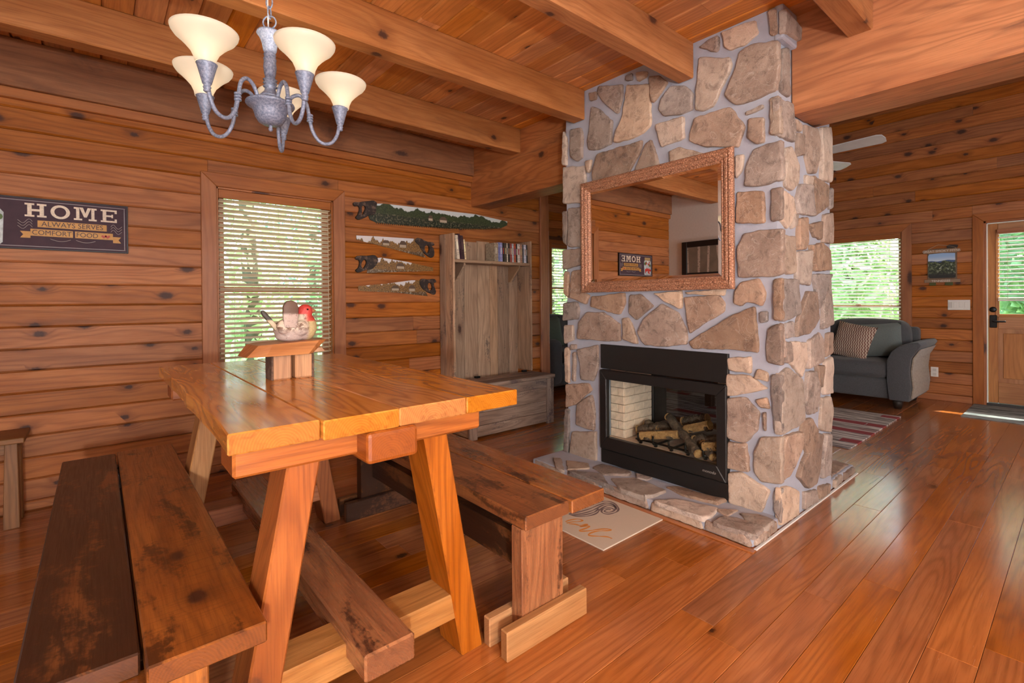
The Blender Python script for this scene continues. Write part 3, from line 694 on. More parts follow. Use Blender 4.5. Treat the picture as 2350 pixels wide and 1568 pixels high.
SIDE = """2.686,2.680 2.890,2.648 2.898,2.588 2.684,2.563
2.741,2.505 2.809,2.531 2.840,2.285 2.730,2.290
2.688,2.238 2.866,2.250 2.918,2.122 2.908,2.057 2.710,2.050
2.793,1.999 2.863,2.020 2.962,1.932 2.942,1.829 2.869,1.787 2.782,1.799
2.901,2.175 3.012,2.172 3.012,2.136 2.955,2.130
3.061,2.183 3.233,2.199 3.275,2.124 3.229,1.940 3.126,1.923 3.068,2.009
2.946,2.114 3.031,2.118 3.039,2.011 2.944,1.986
3.319,2.226 3.514,2.269 3.509,1.929 3.315,1.908
2.714,1.765 2.870,1.753 2.916,1.646 2.811,1.576 2.712,1.618
2.989,1.838 3.179,1.859 3.199,1.684 2.966,1.674 2.928,1.746
3.191,1.917 3.436,1.896 3.422,1.767 3.199,1.684
3.072,1.902 3.169,1.905 3.156,1.815 3.071,1.858
2.966,1.644 3.111,1.666 3.109,1.524 3.045,1.480 2.934,1.473
3.132,1.629 3.336,1.665 3.323,1.556 3.197,1.562
3.361,1.709 3.509,1.734 3.506,1.548 3.334,1.540
2.746,1.534 2.905,1.539 2.902,1.343 2.807,1.333 2.735,1.359
2.933,1.458 3.130,1.477 3.116,1.278 2.921,1.298
3.130,1.509 3.334,1.536 3.480,1.499 3.491,1.379 3.194,1.364
2.708,1.304 2.961,1.307 2.979,1.122 2.842,1.096 2.713,1.085
3.084,1.242 3.215,1.239 3.258,1.083 3.101,1.001 2.907,0.995 2.938,1.085
3.171,1.343 3.478,1.352 3.305,1.173 3.259,1.141
3.329,1.190 3.490,1.327 3.499,1.042 3.315,1.019
2.785,1.071 2.879,1.079 2.888,0.996 2.766,0.995
2.878,1.661 2.946,1.664 2.926,1.602 2.867,1.581
2.713,1.067 2.740,1.073 2.743,0.896 2.714,0.899
3.448,1.872 3.506,1.889 3.505,1.768 3.459,1.754
2.783,0.974 2.851,0.966 2.830,0.867 2.772,0.864
2.861,0.970 3.037,0.955 3.057,0.872 3.002,0.764 2.811,0.876
3.102,0.959 3.289,1.000 3.362,0.953 3.335,0.824 3.067,0.806
2.706,0.810 2.810,0.834 2.991,0.749 3.020,0.527 2.925,0.503 2.696,0.497
3.078,0.784 3.191,0.777 3.260,0.677 3.246,0.533 3.096,0.540 3.032,0.615
3.214,0.809 3.347,0.797 3.333,0.668 3.260,0.685
3.360,0.822 3.489,0.838 3.485,0.614 3.332,0.625
3.307,0.606 3.446,0.596 3.484,0.515 3.430,0.381 3.280,0.425
3.009,0.521 3.141,0.512 3.221,0.427 3.093,0.293 2.966,0.432
2.767,0.477 2.966,0.464 2.975,0.382 2.822,0.251 2.735,0.245 2.728,0.393
3.232,0.408 3.329,0.382 3.277,0.194 3.204,0.117 3.068,0.126 2.931,0.224 3.006,0.295
3.353,0.382 3.468,0.361 3.452,0.110 3.300,0.128
2.696,0.213 2.801,0.202 2.920,0.148 2.918,0.022 2.694,0.027
3.025,0.113 3.204,0.083 3.226,0.010 3.023,0.016
3.263,0.085 3.425,0.063 3.411,0.004 3.250,0.003
3.400,0.986 3.491,0.990 3.489,0.865 3.385,0.846"""
HEARTH = """2.493,2.501 2.532,2.466 2.332,2.285 2.304,2.366
2.540,2.417 2.596,2.263 2.535,2.198 2.405,2.276
2.561,2.195 2.670,2.197 2.666,1.952 2.619,1.940 2.511,2.054
2.494,1.982 2.625,1.900 2.566,1.632 2.435,1.634 2.362,1.671 2.223,1.648 2.252,1.823
2.676,1.925 2.722,1.814 2.644,1.815 2.617,1.873
2.626,1.670 2.699,1.637 2.701,1.331 2.611,1.344 2.584,1.530
2.359,1.593 2.506,1.529 2.572,1.316 2.432,1.284 2.283,1.305 2.304,1.466
2.325,1.247 2.486,1.249 2.539,1.190 2.504,1.049 2.350,1.027 2.297,1.112
2.596,1.209 2.653,1.136 2.620,1.030 2.501,1.031 2.533,1.150
2.539,1.307 2.626,1.231 2.511,1.238
2.326,2.254 2.493,2.052 2.351,1.913 2.261,1.873 2.246,2.101"""

def P2(s): return [[tuple(map(float, q.split(','))) for q in l.split()] for l in s.split('\n')]
srng = random.Random(77)
def outline(poly, step=0.028, jit=0.004):
    P = [Vector((a, b, 0)) for a, b in poly]; Q = []
    cc = sum(P, Vector()) / len(P); rr = sum((q - cc).length for q in P) / len(P)
    P = [cc + (q - cc) * (1 + 0.004 / rr) for q in P]
    n = len(P)
    for i in range(n):
        a, b = P[i], P[(i + 1) % n]; d = (b - a).length
        r = min(0.007, d * 0.2) / max(d, 1e-6)
        k = max(1, int(d * (1 - 2 * r) / step))
        for j in range(k + 1):
            s = r + (1 - 2 * r) * j / k; q = a.lerp(b, s)
            if 0 < j < k: q += Vector((srng.uniform(-jit, jit), srng.uniform(-jit, jit), 0))
            Q.append(q)
    return Q
def stone(poly, fn, depth, mat, name='stone', parent=fp):
    Q = outline(poly); c = sum(Q, Vector()) / len(Q); R = sum((q - c).length for q in Q) / len(Q)
    n = len(Q); vs = []; fs = []
    seed = srng.uniform(0, 100)
    tl = (srng.uniform(-.006, .006), srng.uniform(-.006, .006))
    def ring(f, d, rough):
        for q in Q:
            p = c + (q - c) * f
            dd = d + (noise.noise(Vector((p.x * 9 + seed, p.y * 9, seed))) * rough) + (tl[0] * (p.x - c.x) + tl[1] * (p.y - c.y)) / max(R, .02) * (1 if rough else 0)
            vs.append(fn(p.x, p.y, dd))
    ring(1.0, -0.012, 0); ring(1.0, depth * 0.6, 0.004); ring(1 - min(.3, 0.004 / R), depth * 0.92, 0.006); ring(1 - min(0.4, 0.009 / R), depth, 0.009); ring(1 - min(0.5, 0.017 / R), depth, 0.009); ring(0.42, depth + 0.001, 0.012)
    vs.append(fn(c.x, c.y, depth + 0.002))
    for i in range(5):
        for k in range(n):
            k2 = (k + 1) % n; fs.append((i * n + k, i * n + k2, (i + 1) * n + k2, (i + 1) * n + k))
    for k in range(n): fs.append((5 * n + k, 5 * n + (k + 1) % n, 6 * n))
    return mo(name, vs, fs, mat, parent, True)
def pick(z):
    r = srng.random()
    return stone_ms[1] if r < 0.34 else (stone_ms[2] if r < 0.52 else stone_ms[0])
for p in P2(FRONT): stone([(a, min(b, ZC - .01)) for a, b in p], lambda u, v, d: (FXM - d, u, v), 0.022, pick(p[0][1]))
for i, p in enumerate(P2(SIDE)):
    off = 0.036 if i == 0 else 0.0
    stone([(min(a, 3.50), max(b, 0.012)) for a, b in p], lambda u, v, d: (u, FYM - d - off, v), 0.022, pick(p[0][1]))
def fill(u0, u1, v0, v1, hole, fn):
    v = v0
    while v < v1 - 0.06:
        h = srng.uniform(0.12, 0.26); h = min(h, v1 - v); u = u0
        while u < u1 - 0.05:
            w = srng.uniform(0.14, 0.32); w = min(w, u1 - u)
            if u1 - (u + w) < 0.06: w = u1 - u
            a, b, c_, d = u + .014, u + w - .014, v + .014, v + h - .014
            if not (hole and a < hole[1] and b > hole[0] and c_ < hole[3] and d > hole[2]) and b - a > .03 and d - c_ > .03:
                j = lambda s: srng.uniform(-s, s)
                stone([(a, c_ + abs(j(.02))), (b - abs(j(.03)), c_), (b, d - abs(j(.03))), ((a + b) / 2, d), (a + abs(j(.03)), d - abs(j(.02)))], fn, 0.022, pick(v))
            u += w
        v += h
fill(FXM, 3.50, 0.0, 2.7, None, lambda u, v, d: (u, 2.555 + d, v))
fill(FYM, 2.555, 0.07, 2.7, (OB[0] - .02, OB[1] + .02, 0, OB[3] + .02), lambda u, v, d: (3.50 + d, u, v))
# hearth slabs front and back
HZ = 0.066
for x0, x1 in ((2.40, FXM + .01), (3.49, 3.95)):
    box('hearth_slab', mortar_m, x0, x1, 1.055, 2.62, 0, HZ - .006, fp, 0.01, 2)
for p in P2(HEARTH): stone([(min(max(a, 2.383), 2.70), min(max(b, 1.045), 2.60)) for a, b in p], lambda u, v, d: (u, v, HZ - .006 + d), 0.012, pick(0), 'hearth_stone')
for (y0, y1, z0, z1) in ((1.06, 1.30, .008, .058), (1.31, 1.62, .006, .055), (1.64, 1.98, .008, .058), (2.0, 2.28, .006, .055), (2.3, 2.6, .008, .055)):
    stone([(y0, z0), (y1, z0), (y1 - .01, z1), (y0 + .02, z1)], lambda u, v, d: (2.40 - d, u, v), 0.012, pick(0), 'hearth_stone')
for (x0, x1) in ((2.41, 2.53), (2.545, 2.67), (3.52, 3.7), (3.72, 3.93)):
    stone([(x0, .012), (x1, .008), (x1 - .01, .055), (x0 + .01, .056)], lambda u, v, d: (u, 1.055 - d, v), 0.014, pick(0), 'hearth_stone')
for (x0, x1, y0, y1) in ((3.55, 3.93, 1.08, 1.5), (3.55, 3.93, 1.53, 1.95), (3.55, 3.93, 1.98, 2.55)):
    stone([(x0, y0), (x1, y0), (x1, y1), (x0, y1)], lambda u, v, d: (u, v, HZ - .006 + d), 0.012, pick(0), 'hearth_stone')
box('caulk_line', plain('white_caulk', (0.7, 0.68, 0.64), 0.6), 2.385, 3.96, 1.031, 1.046, 0, 0.008, fp, 0.002)
box('hearth_edge_trim', floor_wood('Y'), 2.345, 2.383, 1.03, 2.66, 0, 0.006, fp, 0.002)
# firebox insert
blk = plain('black_metal', (0.016, 0.014, 0.013), 0.42, 0.3, 0.5, 0.12, 300, 0.0)
brick_m = plain('firebrick', (0.72, 0.54, 0.42), 0.85, nz=0.12, nscale=30, bump=0.3)
ins = box('insert_hood', blk, 2.69, 2.72, OB[0], OB[1], 0.728, OB[3], fp, 0.003)
box('insert_base', blk, 2.69, 2.72, OB[0], OB[1], OB[2], 0.165, fp, 0.003)
fy0, fy1, fz0, fz1 = OB[0] + .004, OB[1] - .004, 0.172, 0.720
def frame_x(nm, m, y0, y1, z0, z1, w, wb, xa, xb_, parent):
    prism(nm, m, [(y0, z0), (y1, z0), (y1 - w, z0 + wb), (y0 + w, z0 + wb)], 'x', xa, xb_, parent, 0.004)
    prism(nm, m, [(y0, z1), (y0 + w, z1 - w * 1.1), (y1 - w, z1 - w * 1.1), (y1, z1)], 'x', xa, xb_, parent, 0.004)
    prism(nm, m, [(y0, z0), (y0 + w, z0 + wb), (y0 + w, z1 - w * 1.1), (y0, z1)], 'x', xa, xb_, parent, 0.004)
    prism(nm, m, [(y1, z0), (y1, z1), (y1 - w, z1 - w * 1.1), (y1 - w, z0 + wb)], 'x', xa, xb_, parent, 0.004)
frame_x('insert_frame', blk, fy0, fy1, fz0, fz1, 0.058, 0.085, 2.672, 2.712, fp)
frame_x('rear_frame', blk, 1.375, 2.135, 0.2, 0.78, 0.05, 0.05, 3.115, 3.15, fp)
text('insert_badge', 'monodo', plain('badge_silver', (0.5, 0.48, 0.45), 0.35, 0.6), (2.6705, 1.42, 0.213), 0.024, ROT_X, fp, 0.0006, shear=0.25)
dg = NT('smoked_glass')
a_ = dg.n('ShaderNodeBsdfTransparent', Color=(0.62, 0.64, 0.66, 1)); b_ = dg.n('ShaderNodeBsdfGlossy', Roughness=0.03)
fr0 = dg.n('ShaderNodeFresnel', IOR=1.5); gb2 = dg.n('ShaderNodeNewGeometry'); fr = dg.n('ShaderNodeMath', {'operation': 'MULTIPLY'}); dg.t.links.new(fr0.outputs[0], fr.inputs[0]); dg.t.links.new(dg.math('SUBTRACT', 1.0, gb2.outputs['Backfacing']), fr.inputs[1]); ms = dg.t.nodes.new('ShaderNodeMixShader')
dg.t.links.new(fr.outputs[0], ms.inputs[0]); dg.t.links.new(a_.outputs[0], ms.inputs[1]); dg.t.links.new(b_.outputs[0], ms.inputs[2])
dg.t.links.new(ms.outputs[0], dg.t.nodes['Material Output'].inputs[0])
box('rear_glass', dg.m, 3.128, 3.132, 1.42, 2.09, 0.245, 0.73, fp, 0)
box('rear_tunnel', blk, 3.15, 3.49, OB[0] + .002, OB[0] + .014, 0.238, 0.76, fp, 0); box('rear_tunnel', blk, 3.15, 3.49, OB[1] - .014, OB[1] - .002, 0.238, 0.76, fp, 0)
box('front_glass', glass, 2.700, 2.703, fy0 + .05, fy1 - .05, fz0 + .08, fz1 - .05, fp, 0)
# firebox lining: floor, ceiling, brick side walls
box('firebox_floor', brick_m, 2.722, 3.49, OB[0] + .002, OB[1] - .002, 0.07, 0.238, fp, 0)
box('firebox_top', blk, 2.722, 3.49, OB[0] + .002, OB[1] - .002, 0.76, 0.89, fp, 0)
grout = plain('firebrick_grout', (0.42, 0.31, 0.24), 0.9)
box('firebox_side', grout, 2.80, 3.115, 2.10, OB[1] - .002, 0.238, 0.76, fp, 0); box('firebox_side', grout, 2.80, 3.115, OB[0] + .002, 1.42, 0.238, 0.76, fp, 0)
for r in range(9):
    z = 0.240 + r * 0.058
    for yb, sgn in ((2.10, -1), (1.42, 1)):
        xs = [2.79, 2.90, 3.02, 3.113] if r % 2 else [2.79, 2.85, 2.96, 3.07, 3.113]
        for a, b in zip(xs[:-1], xs[1:]):
            y0, y1 = (yb - .006, yb + .004) if sgn < 0 else (yb - .004, yb + .006)
            box('firebrick', brick_m, a + .002, b - .002, y0, y1, z + .002, z + .056, fp, 0.002)
    for y0, y1 in ([(2.102, 2.15), (2.153, 2.213)] if r % 2 else [(2.102, 2.213)]):
        box('firebrick', brick_m, 2.785, 2.80, y0, y1, z + .002, z + .056, fp, 0.002)
    box('firebrick', brick_m, 2.785, 2.80, 1.33, 1.418, z + .002, z + .056, fp, 0.002)
# logs and grate
def bark(name, a, b, d):
    t = NT(name); c = t.coords(); n1 = t.noise(c, 16, 5, 0.7, 1.0); n2 = t.noise(c, 60, 4, 0.7)
    t.bs(Base_Color=t.mix(t.mr(n1, 0.35, 0.65), a, b), Roughness=0.9); t.bump(t.math('ADD', n1, t.math('MULTIPLY', n2, 0.5)), 0.9, 0.02); return t.m
bark_m = bark('log_bark', (0.055, 0.032, 0.02), (0.16, 0.105, 0.07), 0)
split_m = bark('log_split', (0.46, 0.26, 0.10), (0.30, 0.15, 0.055), 0)
def log(a, b, r, label, split=False):
    a, b = Vector(a), Vector(b); e = empty('fire_log', (a.x, a.y, a.z - r), label, 'log', 'gas fireplace logs')
    pts = [a.lerp(b, i / 9) + Vector((0, 0, 0.008 * math.sin(i * 1.3 + a.x * 30))) for i in range(10)]
    vs = []; fs = []; addtube(vs, fs, pts, [r * (0.9 + 0.14 * math.sin(i * 2.1 + a.y * 9)) for i in range(10)], 12)
    vs = [v + Vector((noise.noise(v * 40), noise.noise(v * 40 + Vector((9, 0, 0))), noise.noise(v * 40 + Vector((0, 9, 0))))) * 0.006 for v in vs]
    mo('bark', vs, fs, bark_m, e, True)
    d = (b - a).normalized()
    if split:
        up = Vector((-0.75, 0, 0.45)).normalized(); off = up * r * 0.22
        side = d.cross(up).normalized() * r * 0.98
        q = []
        for i in range(10):
            p = a.lerp(b, i / 9) + off
            q += [p + side * 1.0, p + up * r * 0.92 + side * 0.35, p + up * r * 0.86 - side * 0.45, p - side * 1.0]
        f = [];
        for i in range(9):
            for k in range(3): f.append((i * 4 + k, i * 4 + k + 1, (i + 1) * 4 + k + 1, (i + 1) * 4 + k))
        f += [(0, 1, 2, 3), (36, 37, 38, 39)]
        mo('split_face', q, f, split_m, e)
    for p, s in ((a, -1), (b, 1)):
        vs = []; fs = []; addtube(vs, fs, [p - d * s * 0.004, p + d * s * 0.006], r * 0.9, 10); mo('cut_end', vs, fs, split_m, e)
log((2.785, 1.955, 0.290), (2.84, 1.717, 0.335), 0.030, 'pale split log lying across the front of the grate', True)
log((2.93, 1.715, 0.352), (2.92, 1.545, 0.415), 0.032, 'pale split log resting high at the right rear of the pile', True)
log((2.96, 1.86, 0.405), (2.750, 1.53, 0.275), 0.031, 'dark round log leaning diagonally over the whole pile')
log((2.96, 2.045, 0.305), (3.01, 1.85, 0.315), 0.042, 'dark charred log lying low at the rear left of the pile')
log((2.855, 2.035, 0.300), (2.90, 1.91, 0.318), 0.036, 'short dark log stub at the left end of the pile')
log((3.03, 1.79, 0.375), (3.03, 1.62, 0.425), 0.036, 'dark log propped at the rear behind the pale split log')
log((2.87, 1.62, 0.310), (2.87, 1.445, 0.345), 0.040, 'thick bark covered log at the lower right of the pile')
log((2.765, 1.50, 0.322), (2.775, 1.425, 0.335), 0.028, 'short split log stub at the far right front', True)
log((2.752, 1.44, 0.276), (2.83, 1.54, 0.318), 0.026, 'stubby log pointing forward at the front right corner')
gr_ = empty('fire_grate', (2.9, 1.72, 0.238), 'black steel grate with upright prongs under the logs', 'grate')
tube('bar', iron, [(2.785, 2.0, 0.262), (2.785, 1.45, 0.262)], 0.007, gr_, 6); tube('bar', iron, [(3.02, 2.0, 0.262), (3.02, 1.45, 0.262)], 0.007, gr_, 6)
for i in range(5):
    y = 1.96 - i * 0.115
    tube('prong', iron, [(2.752, y, 0.315), (2.754, y, 0.265), (2.77, y, 0.254), (3.05, y, 0.254)], 0.007, gr_, 6)
    box('foot', iron, 2.775, 2.791, y - .008, y + .008, 0.2382, 0.26, gr_, 0)

# ------------------------------------------------------------------ mirror on the chimney
mir = empty('wall_mirror', (2.68, 1.82, 1.26), 'large mirror in a carved copper-brown frame on the stone chimney', 'mirror')
t = NT('copper_frame'); c = t.coords(); n = t.n('ShaderNodeTexVoronoi', {'feature': 'DISTANCE_TO_EDGE'}, Vector=c, Scale=70); nn = t.noise(c, 25, 4, 0.6)
t.bs(Base_Color=t.mix(t.mr(n.outputs[0], 0.0, 0.12), (0.16, 0.065, 0.035), t.mix(nn, (0.40, 0.18, 0.10), (0.56, 0.30, 0.18))), Roughness=0.5, Metallic=0.25); t.bump(n.outputs[0], 0.6, 0.01); frame_m = t.m
my0, my1, mz0, mz1, mxf = 1.268, 2.376, 1.258, 2.042, 2.684
prof = [(0.0, 0.0), (0.0, 0.018), (0.006, 0.026), (0.018, 0.03), (0.026, 0.026), (0.030, 0.022), (0.036, 0.026), (0.046, 0.024), (0.054, 0.018), (0.058, 0.014), (0.064, 0.017), (0.070, 0.013), (0.074, 0.006), (0.074, 0.0)]
corners = [(my0, mz0, 1, 1), (my1, mz0, -1, 1), (my1, mz1, -1, -1), (my0, mz1, 1, -1)]
for i in range(4):
    a, b = corners[i], corners[(i + 1) % 4]; vs = []; fs = []; n = len(prof)
    for cc in (a, b):
        for s, d in prof: vs.append((mxf - d, cc[0] + cc[2] * s, cc[1] + cc[3] * s))
    for k in range(n - 1): fs.append((k, k + 1, n + k + 1, n + k))
    fs += [tuple(range(n)), tuple(range(n, 2 * n)), (0, n, 2 * n - 1, n - 1)]
    mo('frame_rail', vs, fs, frame_m, mir)
t = NT('mirror_glass'); t.bs(Base_Color=(0.93, 0.93, 0.92), Metallic=1.0, Roughness=0.01); mg = t.m
g0, g1, h0, h1 = my0 + .07, my1 - .07, mz0 + .07, mz1 - .07; xg = mxf - 0.006; bv = 0.022
vs = [(xg + .003, g0, h0), (xg + .003, g1, h0), (xg + .003, g1, h1), (xg + .003, g0, h1), (xg, g0 + bv, h0 + bv), (xg, g1 - bv, h0 + bv), (xg, g1 - bv, h1 - bv), (xg, g0 + bv, h1 - bv),
      (xg + .005, g0, h0), (xg + .005, g1, h0), (xg + .005, g1, h1), (xg + .005, g0, h1)]
mo('mirror_glass', vs, [(4, 5, 6, 7), (0, 1, 5, 4), (1, 2, 6, 5), (2, 3, 7, 6), (3, 0, 4, 7), (8, 9, 10, 11), (0, 1, 9, 8), (1, 2, 10, 9), (2, 3, 11, 10), (3, 0, 8, 11)], mg, mir)
box('backing_board', plain('backing', (0.1, 0.06, 0.04), 0.8), mxf - .001, mxf + .016, my0 + .02, my1 - .02, mz0 + .02, mz1 - .02, mir, 0)
# framed birch print on the white wall, seen in the mirror
bp = empty('framed_print', (XL, 3.28, 1.50), 'black framed print of birch trunks on the white wall, reflected in the mirror', 'picture')
bf = plain('black_frame', (0.012, 0.011, 0.011), 0.4)
for a, b, c_, d in ((2.72, 2.80, 1.50, 2.02), (3.70, 3.78, 1.50, 2.02), (2.80, 3.70, 1.50, 1.58), (2.80, 3.70, 1.94, 2.02)): box('frame_rail', bf, XL, XL + .03, a, b, c_, d, bp, 0.004)
t = NT('birch_print'); c = t.sep(t.coords()); w = t.math('FRACT', t.math('ADD', t.math('MULTIPLY', c[1], 6.5), t.math('MULTIPLY', t.noise(t.xyz(0.0, t.math('MULTIPLY', c[1], 5), t.math('MULTIPLY', c[2], 0.7)), 1.0, 1), 1.2)))
trunk = t.math('MULTIPLY', t.mr(w, 0.30, 0.34), t.mr(w, 0.62, 0.58)); nb = t.noise(t.xyz(0.0, t.math('MULTIPLY', c[1], 40), t.math('MULTIPLY', c[2], 120)), 1.0, 2)
t.bs(Base_Color=t.mix(trunk, t.mix(t.noise(t.coords(), 8, 3), (0.16, 0.13, 0.10), (0.30, 0.26, 0.20)), t.mix(t.mr(nb, 0.56, 0.66), (0.58, 0.50, 0.42), (0.12, 0.08, 0.06))), Roughness=0.7)
box('print', t.m, XL, XL + .016, 2.80, 3.70, 1.58, 1.94, bp, 0)
# ------------------------------------------------------------------ dining table
tb = empty('dining_table', (0.68, 2.15, 0), 'thick glossy slab-top trestle dining table of orange maple', 'table')
mp = maple('Y')
for a, b, y0, y1 in ((0.232, 0.4485, 1.322, 2.99), (0.4505, 0.670, 1.302, 2.985), (0.672, 0.908, 1.306, 2.98), (0.910, 1.126, 1.305, 2.985)):
    n = 14; pts = [(a, y0), (b, y0), (b, y1), (a, y1)]
    if a < 0.3:   # live left edge
        pts = [(a, y0), (b, y0), (b, y1)] + [(a + 0.012 * noise.noise(Vector((k * 0.7, 3.1, 0))) + (0.006 if k else 0), y1 + (y0 - y1) * k / n) for k in range(0, n)]
    prism('top_board', mp, pts, 'z', 0.837, 0.890, tb, 0.0035)
cx_, cy_, cz_ = cedar('X'), cedar('Y'), cedar('Z')
for yl, far in ((1.375, 0), (2.68, 1)):
    y2 = yl + 0.14
    box('apron', cx_, 0.25, 1.006, yl - .012, y2, 0.765, 0.837, tb, 0.007)
    # splayed legs, front face 0.087 wide
    for sgn in (-1, 1):
        lt, lb = (0.380, 0.237) if sgn < 0 else (0.792, 0.931)
        bot = [(lb, yl, 0), (lb + .087, yl, 0), (lb + .087, y2, 0), (lb, y2, 0)]
        top = [(lt, yl, 0.768), (lt + .087, yl, 0.768), (lt + .087, y2, 0.768), (lt, y2, 0.768)]
        skewbox('leg', tan_oak('Z') if (far and sgn < 0) else cz_, bot, top, tb, 0.005)
    box('cross_rail', tan_oak('X') if not far else cx_, 0.325, 0.93, yl + .005, y2 - .005, 0.135, 0.222, tb, 0.005)
box('top_beam', cy_, 0.566, 0.724, 1.29, 2.93, 0.748, 0.8365, tb, 0.012, 2)
box('stretcher_beam', bench_warm('Y'), 0.535, 0.685, 1.25, 2.95, 0.18, 0.256, tb, 0.006)

# ------------------------------------------------------------------ benches
def bench(loc, label, planks, y0, y1, lx, yfar, mats):
    e = empty('dining_bench', loc, label, 'bench', 'plank benches at the dining table')
    for (a, b, ya, yb), m in zip(planks, mats): box('seat_plank', m, a, b, ya, yb, 0.40, 0.45, e, 0.004)
    for yl in (1.287, yfar):
        box('leg_slab', bench_dark('Z') if yl > 2 else bench_warm('Z'), lx[0], lx[1], yl, yl + .058, 0.0, 0.40, e, 0.003)
        for a, b in ((yl - .037, yl - .0005), (yl + .0585, yl + .094)):
            box('foot_board', tan_oak('X') if yl < 2 else bench_dark('X'), lx[0] - .10, lx[1] + .092, a, b, 0.0, 0.10, e, 0.004)
        box('cleat', bench_dark('X'), planks[0][0] + .03, planks[1][1] - .03, yl + .095, yl + .15, 0.375, 0.3995, e, 0.002)
    xc = (lx[0] + lx[1]) / 2 - 0.01
    box('stretcher', bench_dark('Y'), xc - .025, xc + .025, 1.345, yfar, 0.20, 0.325, e, 0.003)
    return e
bench((1.33, 2.0, 0), 'bench with worn two-tone plank seat between the table and the fireplace', [(1.127, 1.347, 1.268, 2.80), (1.352, 1.540, 1.258, 2.81)], 1.26, 2.8, (1.125, 1.331), 2.66, [bench_mid('Y'), bench_warm('Y')])
bench((0.08, 2.2, 0), 'bench with one blackened seat plank in the left foreground', [(-0.135, 0.0635, 1.325, 3.18), (0.0705, 0.300, 1.258, 3.205)], 1.26, 3.2, (-0.01, 0.185), 3.0, [bench_dark('Y'), bench_mid('Y')])

# low wooden stool by the sign wall
st = empty('side_stool', (-0.6, 3.83, 0), 'small dark brown wooden bench standing against the sign wall at far left', 'stool')
sm_ = wood('stool_wood', (0.26, 0.12, 0.045), (0.19, 0.08, 0.028), (0.08, 0.03, 0.012), 'X', 0.5, 0.1)
smz = wood('stool_wood', (0.26, 0.12, 0.045), (0.19, 0.08, 0.028), (0.08, 0.03, 0.012), 'Z', 0.5, 0.1)
box('seat', sm_, -0.95, -0.305, 3.70, 3.985, 0.462, 0.492, st, 0.004)
for a in (-0.90, -0.395):
    for b in (3.74, 3.90): skewbox('leg', smz, [(a, b, 0), (a + .065, b, 0), (a + .065, b + .065, 0), (a, b + .065, 0)], [(a + .01, b, .462), (a + .06, b, .462), (a + .06, b + .055, .462), (a + .01, b + .055, .462)], st, 0.003)
box('apron', sm_, -0.89, -0.34, 3.755, 3.775, 0.40, 0.461, st, 0.002); box('apron', sm_, -0.89, -0.34, 3.93, 3.95, 0.40, 0.461, st, 0.002)

# ------------------------------------------------------------------ bird figurine on a log riser
rs = empty('log_riser', (0.62, 2.14, 0.890), 'rustic centrepiece riser of live-edge slabs on split log blocks', 'riser')
pale = wood('sapwood', (0.66, 0.36, 0.17), (0.50, 0.25, 0.12), (0.2, 0.085, 0.04), 'Z', 0.6, 0.0, 9, 9, 0.3, 0.3, 0.05)
slabm = wood('riser_slab', (0.60, 0.26, 0.09), (0.44, 0.155, 0.05), (0.2, 0.06, 0.02), 'X', 0.45, 0.2, 14, 12, 0.45, 0.3, 0.06)
rbark = bark('riser_bark', (0.09, 0.05, 0.03), (0.22, 0.13, 0.085), 0)
for a, b in ((0.533, 0.606), (0.620, 0.690)):
    box('log_block', pale, a, b, 2.115, 2.21, 0.890, 0.992, rs, 0.006)
    box('bark', rbark, a - .004 if a < .6 else b - .004, a + .004 if a < .6 else b + .006, 2.115, 2.21, 0.890, 0.99, rs, 0.002)
box('log_block', pale, 0.68, 0.72, 2.215, 2.27, 0.890, 0.985, rs, 0.005)
vs = []; fs = []
topo = [(0.470, 2.06), (0.52, 2.055), (0.70, 2.06), (0.735, 2.08), (0.742, 2.20), (0.70, 2.25), (0.50, 2.245), (0.455, 2.19)]
boto = [(0.432, 2.08), (0.50, 2.07), (0.66, 2.072), (0.682, 2.09), (0.70, 2.22), (0.67, 2.26), (0.46, 2.255), (0.425, 2.20)]
vs = [(a, b, 0.992) for a, b in boto] + [(a, b, 1.043 + (a - .6) * .04) for a, b in topo]
fs = [tuple(range(8))[::-1], tuple(range(8, 16))] + [(i, (i + 1) % 8, 8 + (i + 1) % 8, 8 + i) for i in range(8)]
mo('live_edge_slab', vs, fs, slabm, rs)
vs = [(0.690, 2.20, 0.986), (0.772, 2.20, 0.986), (0.765, 2.27, 0.986), (0.69, 2.27, 0.986), (0.70, 2.205, 1.0), (0.757, 2.205, 1.004), (0.755, 2.265, 1.02), (0.72, 2.265, 1.028)]
mo('live_edge_slab', vs, [(3, 2, 1, 0), (4, 5, 6, 7), (0, 1, 5, 4), (1, 2, 6, 5), (2, 3, 7, 6), (3, 0, 4, 7)], pale, rs)

bird = empty('bird_figurine', (0.62, 2.14, 1.045), 'carved robin figurine with red head and upright tail on the riser', 'figurine')
bm = bmesh.new()
def ell(c, r, rot=None, seg=3):
    g = bmesh.ops.create_icosphere(bm, subdivisions=seg, radius=1.0)['verts']
    M_ = Matrix.Translation(c) @ (rot.to_4x4() if rot else Matrix.Identity(4)) @ Matrix.Diagonal((r[0], r[1], r[2], 1))
    bmesh.ops.transform(bm, matrix=M_, verts=g)
ell((0.617, 2.15, 1.092), (0.072, 0.058, 0.050)); ell((0.615, 2.15, 1.062), (0.062, 0.05, 0.022))
ell((0.672, 2.145, 1.100), (0.044, 0.05, 0.058)); ell((0.663, 2.14, 1.135), (0.034, 0.036, 0.04))
ell((0.668, 2.138, 1.167), (0.031, 0.029, 0.029)); ell((0.638, 2.102, 1.098), (0.035, 0.02, 0.032)); ell((0.575, 2.105, 1.105), (0.03, 0.02, 0.03))
t = NT('bird_paint'); tc_ = t.sep(t.coords()); n = t.noise(t.coords(), 45, 4, 0.7, 0.6); n2 = t.noise(t.coords(), 120, 3, 0.7)
